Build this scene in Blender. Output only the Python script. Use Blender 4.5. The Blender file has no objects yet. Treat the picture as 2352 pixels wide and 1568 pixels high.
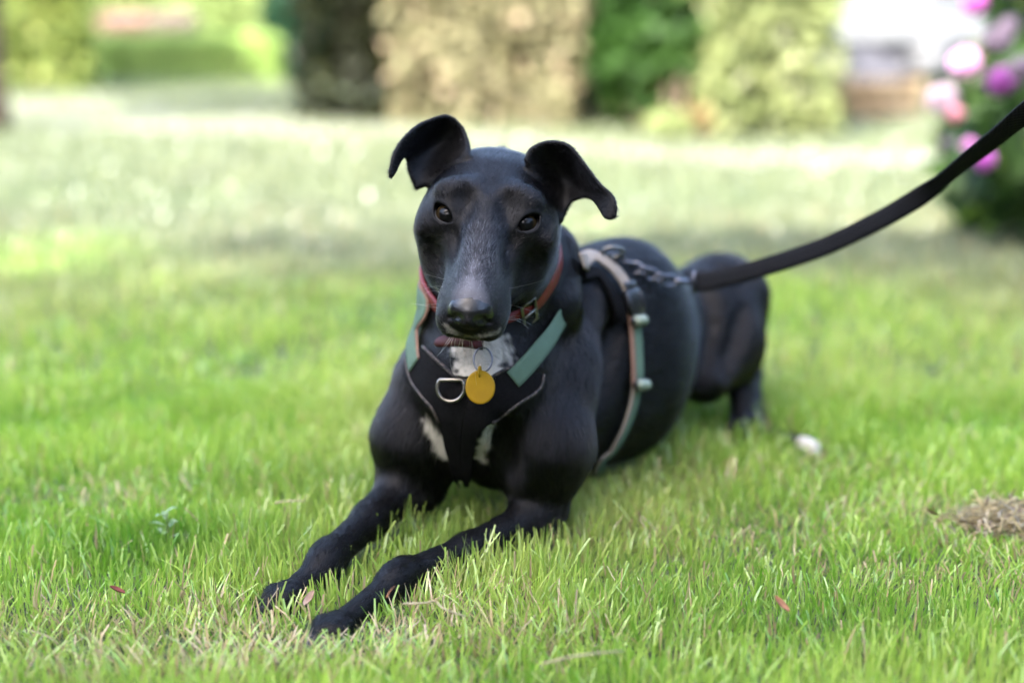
import bpy, math, random
import numpy as np
from mathutils import Vector

random.seed(7)
rng = np.random.default_rng(11)
SC = bpy.context.scene
COL = SC.collection

# ------------------------------------------------------------------ camera
CAM_H, PITCH, LENS = 0.452, math.radians(12.6), 50.0
cam_data = bpy.data.cameras.new("camera")
cam_data.lens = LENS
cam_data.sensor_width = 36.0
cam_data.clip_start = 0.05
cam_data.clip_end = 400.0
cam_data.dof.use_dof = True
cam_data.dof.focus_distance = 1.125
cam_data.dof.aperture_fstop = 2.0
cam_data.dof.aperture_blades = 0
cam = bpy.data.objects.new("camera", cam_data)
cam.location = (0, 0, CAM_H)
cam.rotation_euler = (math.pi / 2 - PITCH, 0, 0)
COL.objects.link(cam)
SC.camera = cam

# ------------------------------------------------------------------ sky, sun, exposure
SUN_EL, SUN_AZ = math.radians(52), math.radians(208)     # azimuth clockwise from +Y; the sun stands behind the camera's left
world = bpy.data.worlds.new("World")
SC.world = world
world.use_nodes = True
wn = world.node_tree
sky = wn.nodes.new("ShaderNodeTexSky")
sky.sky_type = 'NISHITA'
sky.sun_disc = False
sky.sun_elevation = SUN_EL
sky.sun_rotation = SUN_AZ
sky.air_density = 0.75
sky.dust_density = 2.5
sky.ozone_density = 0.5
bg = wn.nodes["Background"]
bg.inputs["Strength"].default_value = 0.15
wn.links.new(sky.outputs[0], bg.inputs[0])
sun_data = bpy.data.lights.new("sun", 'SUN')
sun_data.energy = 2.0
sun_data.angle = math.radians(0.5)
sun_data.color = (1.0, 0.965, 0.91)
sun = bpy.data.objects.new("sun", sun_data)
SUN_DIR = Vector((math.sin(SUN_AZ) * math.cos(SUN_EL), math.cos(SUN_AZ) * math.cos(SUN_EL), math.sin(SUN_EL)))
sun.rotation_euler = SUN_DIR.to_track_quat('Z', 'Y').to_euler()
sun.location = SUN_DIR * 60
COL.objects.link(sun)
SC.view_settings.view_transform = 'Standard'
SC.view_settings.look = 'None'
SC.view_settings.gamma = 1.0
SC.view_settings.use_curve_mapping = False
SC.view_settings.exposure = 3.9
SC.render.engine = 'CYCLES'
SC.cycles.use_denoising = True
SC.cycles.max_bounces = 8
SC.cycles.transparent_max_bounces = 8
SC.cycles.sample_clamp_indirect = 8.0

# ------------------------------------------------------------------ small helpers
CR = np.array([1.0, 0, 0])
CF = np.array([0, math.cos(PITCH), -math.sin(PITCH)])
CU = np.array([0, math.sin(PITCH), math.cos(PITCH)])
CO = np.array([0, 0, CAM_H])
FPX = 2352 * LENS / 36.0


def P(u, v, Z):
    """The point seen at (u, v) of a 2352 x 1568 picture, Z metres along the lens axis."""
    return CO + CF * Z + CR * ((u - 1176) / FPX * Z) + CU * ((784 - v) / FPX * Z)


def G(u, v, z=0.0):
    """The point of the level plane at height z seen at (u, v)."""
    d = CF + CR * ((u - 1176) / FPX) + CU * ((784 - v) / FPX)
    return CO + d * ((z - CAM_H) / d[2])


def project(p):
    q = np.asarray(p) - CO
    Z = q @ CF
    return 1176 + (q @ CR) / Z * FPX, 784 - (q @ CU) / Z * FPX


def nrm(v):
    v = np.asarray(v, float)
    return v / (np.linalg.norm(v, axis=-1, keepdims=True) + 1e-12)


def tag(o, label=None, cat=None, group=None, kind=None):
    if label: o["label"] = label
    if cat: o["category"] = cat
    if group: o["group"] = group
    if kind: o["kind"] = kind
    return o


def mesh_np(name, V, F, mats, parent=None, smooth=True, attrs=None, mat_idx=None):
    """One mesh object from arrays; F is (n,3) or (n,4), or a list of such arrays."""
    Fs = F if isinstance(F, list) and np.ndim(F[0]) == 2 else [F]
    Fs = [np.asarray(f, np.int32) for f in Fs if len(f)]
    me = bpy.data.meshes.new(name)
    V = np.asarray(V, np.float32)
    me.vertices.add(len(V))
    me.vertices.foreach_set("co", V.ravel())
    tot = np.concatenate([np.full(len(f), f.shape[1], np.int32) for f in Fs])
    li = np.concatenate([f.ravel() for f in Fs])
    me.loops.add(len(li))
    me.loops.foreach_set("vertex_index", li)
    me.polygons.add(len(tot))
    st = np.zeros(len(tot), np.int32)
    st[1:] = np.cumsum(tot)[:-1]
    me.polygons.foreach_set("loop_start", st)
    me.polygons.foreach_set("loop_total", tot)
    if smooth:
        me.polygons.foreach_set("use_smooth", np.ones(len(tot), bool))
    for m in (mats if isinstance(mats, (list, tuple)) else [mats]):
        me.materials.append(m)
    if mat_idx is not None:
        me.polygons.foreach_set("material_index", np.asarray(mat_idx, np.int32))
    for an, av in (attrs or {}).items():
        av = np.asarray(av, np.float32)
        if av.ndim == 1:
            a = me.attributes.new(an, 'FLOAT', 'POINT')
            a.data.foreach_set("value", av)
        else:
            a = me.attributes.new(an, 'FLOAT_COLOR', 'POINT')
            a.data.foreach_set("color", np.concatenate([av, np.ones((len(av), 1), np.float32)], 1).ravel())
    me.update(calc_edges=True)
    me.validate()
    o = bpy.data.objects.new(name, me)
    COL.objects.link(o)
    if parent is not None:
        o.parent = parent
    return o


def empty(name, loc=(0, 0, 0)):
    o = bpy.data.objects.new(name, None)
    o.location = tuple(loc)
    o.empty_display_size = 0.05
    COL.objects.link(o)
    return o


class MB:
    """Collects shapes that become one mesh."""
    def __init__(self):
        self.V, self.F, self.n = [], [], 0

    def add(self, V, F):
        V = np.asarray(V, float)
        self.V.append(V)
        self.F.append((np.asarray(F, int) + self.n))
        self.n += len(V)

    def box(self, c, s, rz=0.0, M=None):
        c = np.asarray(c, float); s = np.asarray(s, float) / 2
        q = np.array([[x, y, z] for x in (-1, 1) for y in (-1, 1) for z in (-1, 1)]) * s
        if M is not None:
            q = q @ np.asarray(M).T
        elif rz:
            cz, sz = math.cos(rz), math.sin(rz)
            q = q @ np.array([[cz, sz, 0], [-sz, cz, 0], [0, 0, 1]])
        self.add(q + c, [[0, 1, 3, 2], [4, 6, 7, 5], [0, 4, 5, 1], [2, 3, 7, 6], [0, 2, 6, 4], [1, 5, 7, 3]])

    def tube(self, pts, rad, n=10, caps=True, closed=False):
        pts = np.asarray(pts, float)
        m = len(pts)
        rad = np.broadcast_to(np.asarray(rad, float), (m,))
        if closed:
            T = nrm(np.roll(pts, -1, 0) - np.roll(pts, 1, 0))
        else:
            T = nrm(np.gradient(pts, axis=0))
        a = np.array([0, 0, 1.0]) if abs(T[0][2]) < 0.9 else np.array([1.0, 0, 0])
        X = nrm(np.cross(T[0], a))
        V = []
        for i in range(m):
            X = nrm(X - T[i] * (X @ T[i]))
            Y = np.cross(T[i], X)
            for k in range(n):
                t = 2 * math.pi * k / n
                V.append(pts[i] + rad[i] * (X * math.cos(t) + Y * math.sin(t)))
        F = []
        for i in range(m if closed else m - 1):
            j = (i + 1) % m
            for k in range(n):
                l = (k + 1) % n
                F.append([i * n + k, i * n + l, j * n + l, j * n + k])
        if caps and not closed:
            V += [pts[0], pts[-1]]
            b = m * n
            for k in range(n):
                l = (k + 1) % n
                F.append([b, l, k, b]); F.append([b + 1, (m - 1) * n + k, (m - 1) * n + l, b + 1])
        self.add(V, F)

    def build(self, name, mat, parent=None, smooth=True, **kw):
        F = np.concatenate(self.F)
        t = F[:, 0] == F[:, 3]
        return mesh_np(name, np.concatenate(self.V), [F[~t], F[t][:, :3]], mat, parent, smooth, **kw)


def spline(pts, n):
    """Catmull-Rom through the points."""
    p = np.asarray(pts, float)
    p = np.vstack([2 * p[0] - p[1], p, 2 * p[-1] - p[-2]])
    m = len(p) - 3
    t = np.linspace(0, m - 1e-6, n)
    i = t.astype(int); f = (t - i)[:, None]
    a, b, c, d = p[i], p[i + 1], p[i + 2], p[i + 3]
    return 0.5 * ((2 * b) + (c - a) * f + (2 * a - 5 * b + 4 * c - d) * f ** 2 + (3 * b - a - 3 * c + d) * f ** 3)


def vnoise(p, scale, seed=0):
    """Cheap smooth value noise, 0..1, for 2- or 3-column arrays."""
    p = np.asarray(p, float) * scale
    D = p.shape[1]
    i = np.floor(p).astype(np.int64); f = p - i
    f = f * f * (3 - 2 * f)
    out = np.zeros(len(p))
    for c in range(2 ** D):
        w = np.ones(len(p)); h = np.full(len(p), seed * 7919 + 17, np.int64)
        for d in range(D):
            b = (c >> d) & 1
            w *= f[:, d] if b else 1 - f[:, d]
            h = h * 31 + (i[:, d] + b) * (73856093, 19349663, 83492791)[d]
        h = (h ^ (h >> 13)) * 1274126177
        h = (h ^ (h >> 16)) & 0xFFFF
        out += w * h / 65535.0
    return out


def new_mat(name, color=(0.5, 0.5, 0.5), rough=0.6, spec=0.5, metal=0.0):
    m = bpy.data.materials.new(name)
    m.use_nodes = True
    b = m.node_tree.nodes["Principled BSDF"]
    b.inputs["Base Color"].default_value = (*color, 1)
    b.inputs["Roughness"].default_value = rough
    b.inputs["Specular IOR Level"].default_value = spec
    b.inputs["Metallic"].default_value = metal
    return m


def noise_mat(name, c1, c2, scale, rough=0.6, spec=0.5, bump=0.0, bscale=None, detail=4, metal=0.0, lo=0.35, hi=0.65):
    m = new_mat(name, c1, rough, spec, metal)
    nt = m.node_tree; N = nt.nodes; L = nt.links
    b = N["Principled BSDF"]
    tc = N.new("ShaderNodeTexCoord")
    no = N.new("ShaderNodeTexNoise"); no.inputs["Scale"].default_value = scale; no.inputs["Detail"].default_value = detail
    L.new(tc.outputs["Object"], no.inputs["Vector"])
    rp = N.new("ShaderNodeValToRGB")
    rp.color_ramp.elements[0].position = lo; rp.color_ramp.elements[0].color = (*c1, 1)
    rp.color_ramp.elements[1].position = hi; rp.color_ramp.elements[1].color = (*c2, 1)
    L.new(no.outputs["Fac"], rp.inputs[0]); L.new(rp.outputs[0], b.inputs["Base Color"])
    if bump:
        n2 = N.new("ShaderNodeTexNoise"); n2.inputs["Scale"].default_value = bscale or scale * 3; n2.inputs["Detail"].default_value = 3
        L.new(tc.outputs["Object"], n2.inputs["Vector"])
        bp = N.new("ShaderNodeBump"); bp.inputs["Strength"].default_value = bump; bp.inputs["Distance"].default_value = 0.002
        L.new(n2.outputs["Fac"], bp.inputs["Height"]); L.new(bp.outputs[0], b.inputs["Normal"])
    return m


def leaf_mat(name, translucent=0.35, rough=0.45, spec=0.4):
    """Leaf colour comes from the mesh attribute 'tint'; light passes through the blade."""
    m = bpy.data.materials.new(name); m.use_nodes = True
    nt = m.node_tree; N = nt.nodes; L = nt.links
    b = N["Principled BSDF"]; out = N["Material Output"]
    at = N.new("ShaderNodeAttribute"); at.attribute_name = "tint"
    L.new(at.outputs["Color"], b.inputs["Base Color"])
    b.inputs["Roughness"].default_value = rough
    b.inputs["Specular IOR Level"].default_value = spec
    tr = N.new("ShaderNodeBsdfTranslucent")
    hs = N.new("ShaderNodeHueSaturation"); hs.inputs["Value"].default_value = 1.6; hs.inputs["Saturation"].default_value = 1.05
    L.new(at.outputs["Color"], hs.inputs["Color"]); L.new(hs.outputs[0], tr.inputs["Color"])
    mx = N.new("ShaderNodeMixShader"); mx.inputs[0].default_value = translucent
    L.new(b.outputs[0], mx.inputs[1]); L.new(tr.outputs[0], mx.inputs[2]); L.new(mx.outputs[0], out.inputs["Surface"])
    return m
# ================================================================== the garden
# --- lawn: one sheet to the horizon, gently uneven, finer near the dog
def lawn_z(x, y):
    return np.zeros_like(x)


lawn_m = bpy.data.materials.new("lawn_turf"); lawn_m.use_nodes = True
nt = lawn_m.node_tree; N_ = nt.nodes; L_ = nt.links
b_ = N_["Principled BSDF"]; b_.inputs["Roughness"].default_value = .8; b_.inputs["Specular IOR Level"].default_value = .3
tc_ = N_.new("ShaderNodeTexCoord")
n1 = N_.new("ShaderNodeTexNoise"); n1.inputs["Scale"].default_value = 1.3; n1.inputs["Detail"].default_value = 6
n2 = N_.new("ShaderNodeTexNoise"); n2.inputs["Scale"].default_value = 60; n2.inputs["Detail"].default_value = 4
L_.new(tc_.outputs["Object"], n1.inputs["Vector"]); L_.new(tc_.outputs["Object"], n2.inputs["Vector"])
r1 = N_.new("ShaderNodeValToRGB")
r1.color_ramp.elements[0].position = .35; r1.color_ramp.elements[0].color = (.05, .075, .022, 1)
r1.color_ramp.elements[1].position = .68; r1.color_ramp.elements[1].color = (.085, .10, .045, 1)
r2 = N_.new("ShaderNodeValToRGB")
r2.color_ramp.elements[0].position = .3; r2.color_ramp.elements[0].color = (.45, .42, .35, 1)
r2.color_ramp.elements[1].position = .65; r2.color_ramp.elements[1].color = (1, 1, 1, 1)
L_.new(n1.outputs["Fac"], r1.inputs[0]); L_.new(n2.outputs["Fac"], r2.inputs[0])
mx = N_.new("ShaderNodeMixRGB"); mx.blend_type = 'MULTIPLY'; mx.inputs[0].default_value = 1
L_.new(r1.outputs[0], mx.inputs[1]); L_.new(r2.outputs[0], mx.inputs[2]); L_.new(mx.outputs[0], b_.inputs["Base Color"])
bp_ = N_.new("ShaderNodeBump"); bp_.inputs["Strength"].default_value = .8; bp_.inputs["Distance"].default_value = .02
L_.new(n2.outputs["Fac"], bp_.inputs["Height"]); L_.new(bp_.outputs[0], b_.inputs["Normal"])
S_ = 180.0
lawn = mesh_np("lawn", [(-S_, -S_, 0), (S_, -S_, 0), (S_, S_, 0), (-S_, S_, 0)], [[0, 1, 2, 3]], lawn_m, smooth=False)
tag(lawn, "mown green lawn stretching back to the hedges", kind="structure")

# --- pale gravel path in front of the hedges
gravel_m = noise_mat("pale_gravel", (.18, .176, .155), (.25, .242, .215), 40, .9, .2, .6, 160)


def strip(name, near, far, mat, z=.004):
    """A level strip between two picture-described edges of the ground."""
    a = spline([G(*q) for q in near], 40); b = spline([G(*q) for q in far], 40)
    V = np.concatenate([a, b]); V[:, 2] = z
    return mesh_np(name, V, [[i, i + 1, 41 + i, 40 + i] for i in range(39)], mat, smooth=False)


path = strip("gravel_path", [(-900, 268), (-300, 286), (200, 300), (660, 318), (1100, 330), (1500, 372), (1900, 380), (2500, 384), (3200, 390)],
             [(-900, 214), (-300, 226), (200, 226), (640, 262), (1100, 305), (1500, 345), (1900, 350), (2500, 352), (3200, 356)], gravel_m)
tag(path, "pale gravel path running along the foot of the hedges", kind="structure")

LEAF_SOFT = leaf_mat("hedge_leaf", .28, .6, .2)
BARK = noise_mat("brown_bark", (.045, .032, .022), (.11, .08, .055), 14, .9, .2, .6, 40)
TWIG = noise_mat("dark_twigs", (.02, .018, .012), (.05, .042, .026), 20, .9, .2)


def leaves(name, pts, nor, size, c1, c2, parent, mat=None, seed=0, rnd=.9, c3=None, f3=0.0, long=1.7):
    """A rhombic leaf with a fold at every point, colours between c1 and c2."""
    r = np.random.default_rng(seed)
    n = len(pts)
    nn = nrm(nor + r.normal(0, rnd, (n, 3)))
    t = nrm(np.cross(nn, r.normal(0, 1, (n, 3)))); w = np.cross(nn, t)
    s = size * r.uniform(.6, 1.35, n)[:, None]
    a = pts - t * s * long / 2; b = pts + t * s * long / 2
    c = pts + w * s * .5 + nn * s * .18; d = pts - w * s * .5 + nn * s * .18
    V = np.stack([a, c, b, d], 1).reshape(-1, 3)
    i = np.arange(n)[:, None] * 4
    F = np.concatenate([i + [0, 2, 1], i + [0, 3, 2]])
    f = np.clip(vnoise(pts, 2.2, seed) * .2 + r.uniform(0, .8, n), 0, 1)[:, None]
    col = np.array(c1) * (1 - f) + np.array(c2) * f
    if c3 is not None:
        col[r.uniform(0, 1, n) < f3] = c3
    return mesh_np(name, V, F, mat or LEAF_SOFT, parent, smooth=False, attrs={"tint": np.repeat(col, 4, 0)})


def hedge(name, label, foot, depth, height, c1, c2, n, size, seed, group=None, cat="hedge", c3=None, f3=0, bulge=.10):
    """A clipped hedge whose front foot runs between two ground points (given by sight), going back by depth."""
    a, b = G(*foot[0]), G(*foot[1])
    a[2] = b[2] = 0
    L = np.linalg.norm(b - a); t = (b - a) / L; back = np.array([-t[1], t[0], 0])
    if back[1] < 0: back = -back
    e = empty(name, (a + b) / 2 + back * depth / 2)
    tag(e, label, cat, group or "clipped hedges round the lawn")
    r = np.random.default_rng(seed)
    areas = np.array([L * height, depth * height, depth * height, L * depth, L * height * .5])
    side = r.choice(5, n, p=areas / areas.sum())
    u, v = r.uniform(0, 1, n), r.uniform(0, 1, n)
    p = np.zeros((n, 3)); no = np.zeros((n, 3))
    o = e.location
    o = np.array([o.x, o.y, 0])
    for k in range(5):
        m = side == k
        if k in (0, 4):
            q = a + t * (u[m] * L)[:, None] + UPZ * (v[m] * height)[:, None] + (back * depth if k == 4 else 0)
            no[m] = -back if k == 0 else back
        elif k in (1, 2):
            q = (a if k == 1 else b) + back * (u[m] * depth)[:, None] + UPZ * (v[m] * height)[:, None]
            no[m] = -t if k == 1 else t
        else:
            q = a + t * (u[m] * L)[:, None] + back * (v[m] * depth)[:, None] + UPZ * height
            no[m] = UPZ
        p[m] = q
    amp = (vnoise(p, 1.6, seed) - .5) * .7 * bulge + (vnoise(p, 5, seed + 1) - .5) * .5 * bulge
    p += no * (amp - r.exponential(.05, n))[:, None]
    p[:, 2] = np.maximum(p[:, 2], .02)
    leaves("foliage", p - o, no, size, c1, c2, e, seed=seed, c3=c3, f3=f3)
    mb = MB()
    ang = math.atan2(t[1], t[0])
    ins = .16
    mb.box((a + b) / 2 + back * depth / 2 + UPZ * height / 2 - o, (max(L - 2 * ins, .1), max(depth - 2 * ins, .1), height - 2 * ins), rz=ang)
    mb.build("branches", TWIG, e, smooth=False)
    return e


UPZ = np.array([0, 0, 1.0])
hedge("hedge", "clipped pale green hedge at the far left with a yellowish side", [(-330, 222), (212, 216)], 1.0, 2.3, (0.0838, 0.1306, 0.0306), (0.1904, 0.2285, 0.0510), 11000, .055, 1, c3=(0.2361, 0.2530, 0.0680), f3=.10)
hedge("hedge", "low clipped green hedge below the pale pink blossom", [(236, 190), (640, 192)], .8, .34, (0.2106, 0.3159, 0.0885), (0.4001, 0.5054, 0.1580), 7000, .055, 2, bulge=.05)
hedge("hedge", "tall green hedge at the back behind the pale pink blossom", [(60, 150), (640, 152)], 1.0, 3.0, (.1100, .1600, .0500), (.2200, .2700, .0850), 13000, .085, 3)
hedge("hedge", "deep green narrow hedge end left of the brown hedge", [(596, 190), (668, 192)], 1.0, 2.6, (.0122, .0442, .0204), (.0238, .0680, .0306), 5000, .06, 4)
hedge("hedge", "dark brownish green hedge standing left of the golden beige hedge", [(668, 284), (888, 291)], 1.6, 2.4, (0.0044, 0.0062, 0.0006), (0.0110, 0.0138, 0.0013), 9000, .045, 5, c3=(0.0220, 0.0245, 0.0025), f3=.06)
hedge("hedge", "golden beige hedge behind the dog's head", [(890, 292), (1330, 300)], 1.2, 2.5, (0.1393, 0.1277, 0.0614), (0.2376, 0.2213, 0.1229), 12000, .045, 6, c3=(0.2622, 0.2043, 0.1316), f3=.12)
hedge("hedge", "bright yellow green hedge between the dark shrub and the white table", [(1672, 326), (1930, 322)], 1.2, 2.4, (0.1335, 0.1603, 0.0578), (0.2435, 0.2686, 0.1110), 9000, .05, 7, c3=(0.2670, 0.2725, 0.1599), f3=.12)
hedge("hedge", "pale green hedge far behind the white table", [(1700, 168), (2700, 168)], 1.5, 1.6, (.1156, .1428, .0510), (.2040, .2176, .0884), 12000, .09, 8)
hedge("hedge", "yellowish green hedge far behind the dark green shrub", [(1240, 215), (1720, 212)], 1.0, 2.4, (.1156, .1360, .0476), (.2040, .2108, .0884), 9000, .07, 9, c3=(.3264, .2856, .1632), f3=.1)


def crown_points(r, n, blobs, skin=.35):
    """Points through a crown of overlapping lumps, denser towards the outside."""
    w = np.array([b[1] ** 2 for b in blobs]); k = r.choice(len(blobs), n, p=w / w.sum())
    d = nrm(r.normal(0, 1, (n, 3)))
    c = np.array([b[0] for b in blobs])[k]; rad = np.array([b[1] for b in blobs])[k]
    sq = np.array([b[2] if len(b) > 2 else 1 for b in blobs])[k]
    rr = rad * (1 - skin * r.uniform(0, 1, n) ** 1.6)
    q = d * rr[:, None]; q[:, 2] *= sq
    return c + q, d


def shrub(name, label, cat, base, blobs, n, size, c1, c2, seed, group=None, stems=5, c3=None, f3=0, long=1.7):
    e = empty(name, base)
    tag(e, label, cat, group)
    r = np.random.default_rng(seed)
    p, d = crown_points(r, n, blobs)
    keep = p[:, 2] > .03
    leaves("foliage", p[keep], d[keep], size, c1, c2, e, seed=seed, c3=c3, f3=f3, long=long)
    for i in range(stems):
        b = blobs[r.integers(len(blobs))]
        top = np.asarray(b[0]) + r.normal(0, b[1] * .2, 3)
        mid = top * .5 * np.array([.7, .7, 1]) + r.normal(0, .03, 3)
        mb = MB(); mb.tube(spline([(r.normal(0, .05), r.normal(0, .05), -.02), mid, top], 8), np.linspace(.022, .007, 8), 7)
        mb.build("stem", BARK, e)
    return e


# dark shrub with pale light spots, left of the bright hedge
gb = G(1548, 306)
shrub("shrub", "dark green loose shrub between the golden hedge and the bright hedge", "shrub", gb,
      [((-.10, .25, .30), .27), ((.12, .2, .35), .25), ((0, .3, .65), .32), ((-.16, .3, .95), .25), ((.16, .3, 1.0), .26), ((0, .3, 1.35), .32), ((.2, .12, .12), .12), ((-.05, .3, .1), .2)],
      7500, .050, (.010, .034, .005), (.034, .080, .011), 21, c3=(.24, .27, .09), f3=.02)
# small bright sprigs in front of the shrub
shrub("plant", "small yellow green plant at the foot of the dark green shrub", "plant", G(1535, 322), [((0, 0, .05), .10, .7)], 500, .03, (.14, .18, .06), (.25, .28, .12), 22, stems=3)
shrub("plant", "small orange brown flower clump at the foot of the dark shrub", "plant", G(1602, 318), [((0, 0, .07), .055)], 320, .025, (.17, .115, .05), (.24, .16, .08), 23, stems=3)
# pale pink blossom over the low hedge
for px, lab in ((296, "pale pink blossom bush over the low hedge"), (392, "cream blossom bush next to the pale pink one")):
    c_ = (.27, .155, .14) if px < 340 else (.25, .195, .165)
    b0 = P(px, 150, 12.0); b0[2] = 0
    shrub("blossom_bush", lab, "bush", b0, [((0, 0, .44), .15, .62), ((.1, 0, .45), .13, .62), ((-.1, 0, .44), .13, .62)], 900, .05, c_, tuple(min(1, q * 1.1) for q in c_), 30 + px, stems=4)
# grey trunk between golden hedge and shrub
tb = G(1352, 226); tb[2] = 0
tt_ = empty("tree", tb); tag(tt_, "slender grey tree trunk between the golden hedge and the dark shrub", "tree")
mb = MB(); mb.tube(spline([(0, 0, -.05), (.02, 0, .7), (-.03, .02, 1.6), (.02, 0, 2.6)], 14), np.linspace(.085, .05, 14), 12)
mb.build("trunk", noise_mat("grey_bark", (.13, .12, .10), (.24, .22, .18), 10, .9, .2, .5, 30), tt_)
r_ = np.random.default_rng(77)
p_, d_ = crown_points(r_, 3000, [((0, 0, 3.0), .8), ((.4, .1, 2.6), .5), ((-.4, 0, 2.7), .55)])
leaves("crown", p_, d_, .07, (.08, .15, .03), (.2, .26, .07), tt_, seed=78)
# the dark stem that cuts the left edge of the picture
tb = G(-26, 300); tb[2] = 0
tt_ = empty("tree", tb); tag(tt_, "brown tree trunk cut by the left edge of the picture", "tree")
mb = MB(); mb.tube(spline([(0, 0, -.05), (.0, 0, .5), (.03, .02, 1.4), (.0, 0, 2.4)], 14), np.linspace(.10, .07, 14), 12)
mb.build("trunk", BARK, tt_)
p_, d_ = crown_points(r_, 2500, [((0, 0, 2.9), .8), ((-.3, .1, 2.5), .5)])
leaves("crown", p_, d_, .07, (.08, .13, .03), (.2, .24, .07), tt_, seed=79)

# --- white garden table, its stool and chair, and a timber planter, far back on the right
WHITE_CLOTH = noise_mat("white_tablecloth", (.085, .088, .09), (.10, .104, .106), 5, .9, .2)
WHITE_PAINT = noise_mat("white_paint", (.075, .077, .082), (.09, .092, .097), 8, .5, .4)
LILAC_SHADE = noise_mat("lilac_grey_shade", (.060, .060, .074), (.072, .072, .086), 6, .9, .2)


def scale_at(Z): return Z / FPX


Zt = 8.6
tb = P(2075, 250, Zt); tb[2] = 0
table = empty("garden_table", tb)
tag(table, "white cloth-covered garden table standing on the far lawn above the bright blossom", "table")
sc = scale_at(Zt)
zt_hi = P(2045, -40, Zt)[2]; zt_lo = P(2045, 92, Zt)[2]
n_ = 72
V, F = [], []
prof = [(0, zt_hi, .0), (.30, zt_hi, .0), (.335, zt_hi - .012, .0), (.36, (zt_hi * 2 + zt_lo) / 3, .02), (.42, (zt_hi + 2 * zt_lo) / 3, .03), (.48, zt_lo, .045)]
for rr, z, fold in prof:
    for k in range(n_):
        a = 2 * math.pi * k / n_
        q = rr + fold * math.sin(a * 9 + .6) * .6 + (.10 * fold / .05 * max(0, math.cos(a)) ** 2)
        V.append((q * math.cos(a), q * math.sin(a) * .8, z))
for i in range(len(prof) - 1):
    for k in range(n_):
        l = (k + 1) % n_
        F.append([i * n_ + k, (i + 1) * n_ + k, (i + 1) * n_ + l, i * n_ + l])
mesh_np("tablecloth", V, F, WHITE_CLOTH, table)
mb = MB(); zl = P(2045, 178, Zt)[2]
rr_ = [(.33, zl, 0), (.32, zt_lo + .02, 0)]
V, F = [], []
for rr, z, _ in rr_:
    for k in range(48):
        a = 2 * math.pi * k / 48
        q = rr + .012 * math.sin(a * 14)
        V.append((q * math.cos(a) - .10, q * math.sin(a), z))
F = [[k, (k + 1) % 48, 48 + (k + 1) % 48, 48 + k] for k in range(48)]
mesh_np("under_table_shade", V, F, LILAC_SHADE, table)  # sheet coloured as the shade beneath the white cloth
for x_, y_ in ((-.22, -.2), (.22, -.2), (-.22, .2), (.22, .2)):
    mb = MB(); mb.box((x_, y_, zt_hi / 2 - .01), (.035, .035, zt_hi - .02)); mb.build("leg", WHITE_PAINT, table, smooth=False)


def stool(u, v0, v1, Z, w, label, back=False):
    b = P(u, 250, Z); b[2] = 0
    e = empty("garden_chair" if back else "garden_stool", b); tag(e, label, "chair" if back else "stool")
    zs = P(u, v0, Z)[2]; zb = max(P(u, v1, Z)[2], .05)
    mb = MB(); mb.box((0, 0, zs - .02), (w, w, .04)); mb.build("seat", WHITE_PAINT, e, smooth=False)
    mb = MB(); mb.box((0, -w * .42, (zs + zb) / 2 - .01), (w * .96, .02, (zs - zb) - .06)); mb.build("apron", WHITE_PAINT, e, smooth=False)
    for sx in (-1, 1):
        for sy in (-1, 1):
            mb = MB(); mb.box((sx * w * .42, sy * w * .36, (zs - .04) / 2), (.03, .03, zs - .04)); mb.build("leg", WHITE_PAINT, e, smooth=False)
    if back:
        mb = MB(); mb.box((0, w * .46, zs + .20), (w, .025, .36)); mb.build("backrest", WHITE_PAINT, e, smooth=False)


stool(1922, 108, 158, 8.3, .15, "small white stool left of the cloth-covered table")
stool(2128, 92, 188, 8.2, .26, "white chair right of the painted lilac shade under the table", True)
pb = G(2010, 272)
pl = empty("planter", pb); tag(pl, "low brown timber planter in front of the white table", "planter")
PLANK = noise_mat("brown_planter_wood", (.25, .17, .09), (.36, .26, .15), 9, .8, .3, .3, 60)
for k in range(3):
    for sy in (-1, 1):
        mb = MB(); mb.box((0, sy * .14, .03 + k * .062), (.34, .022, .056)); mb.build("plank", PLANK, pl, smooth=False)
for sx in (-1, 1):
    mb = MB(); mb.box((sx * .172, 0, .10), (.022, .30, .20)); mb.build("end_board", PLANK, pl, smooth=False)
mb = MB(); mb.box((0, 0, .08), (.32, .25, .14)); mb.build("soil", noise_mat("soil", (.05, .035, .022), (.10, .07, .045), 20, .95, .1), pl, smooth=False)

# --- rhododendron on the right
rb = G(2440, 470); rb[2] = 0
rh = [((-.28, -.70, .12), .20), ((-.12, -.85, .14), .26), ((.05, -.80, .20), .32), ((-.12, -.30, .16), .28),  ((-.02, -.45, .20), .30), ((.05, .10, .22), .24), ((.12, -.10, .22), .28), ((.35, -.15, .25), .35), ((.08, .10, .48), .26), ((.25, 0, .60), .34), ((.15, .1, .80), .27), ((.4, .1, .9), .36), ((.02, -.05, .06), .22, .6),
      ((.25, -.35, .12), .26), ((.5, -.3, .5), .35), ((.7, 0, .6), .45)]
rhodo = shrub("rhododendron", "dark leafy rhododendron with pink and purple blooms at the right edge", "shrub", rb, rh, 11000, .050, (.008, .022, .005), (.025, .055, .009), 41,
              stems=7, c3=(.09, .15, .02), f3=.05, long=2.6)
PETAL = leaf_mat("petal", .35, .6, .2)


def bloom(u, v, Z, rad, c1, c2, seed, n=120):
    r = np.random.default_rng(seed)
    c = P(u, v, Z) - rb
    d = nrm(r.normal(0, 1, (n, 3)))
    p = c + d * (rad * .66 * r.uniform(.55, 1, n) ** .5)[:, None]
    leaves("bloom", p, d, rad * .50, c1, c2, rhodo, PETAL, seed=seed, rnd=.5, long=1.2)


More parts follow.
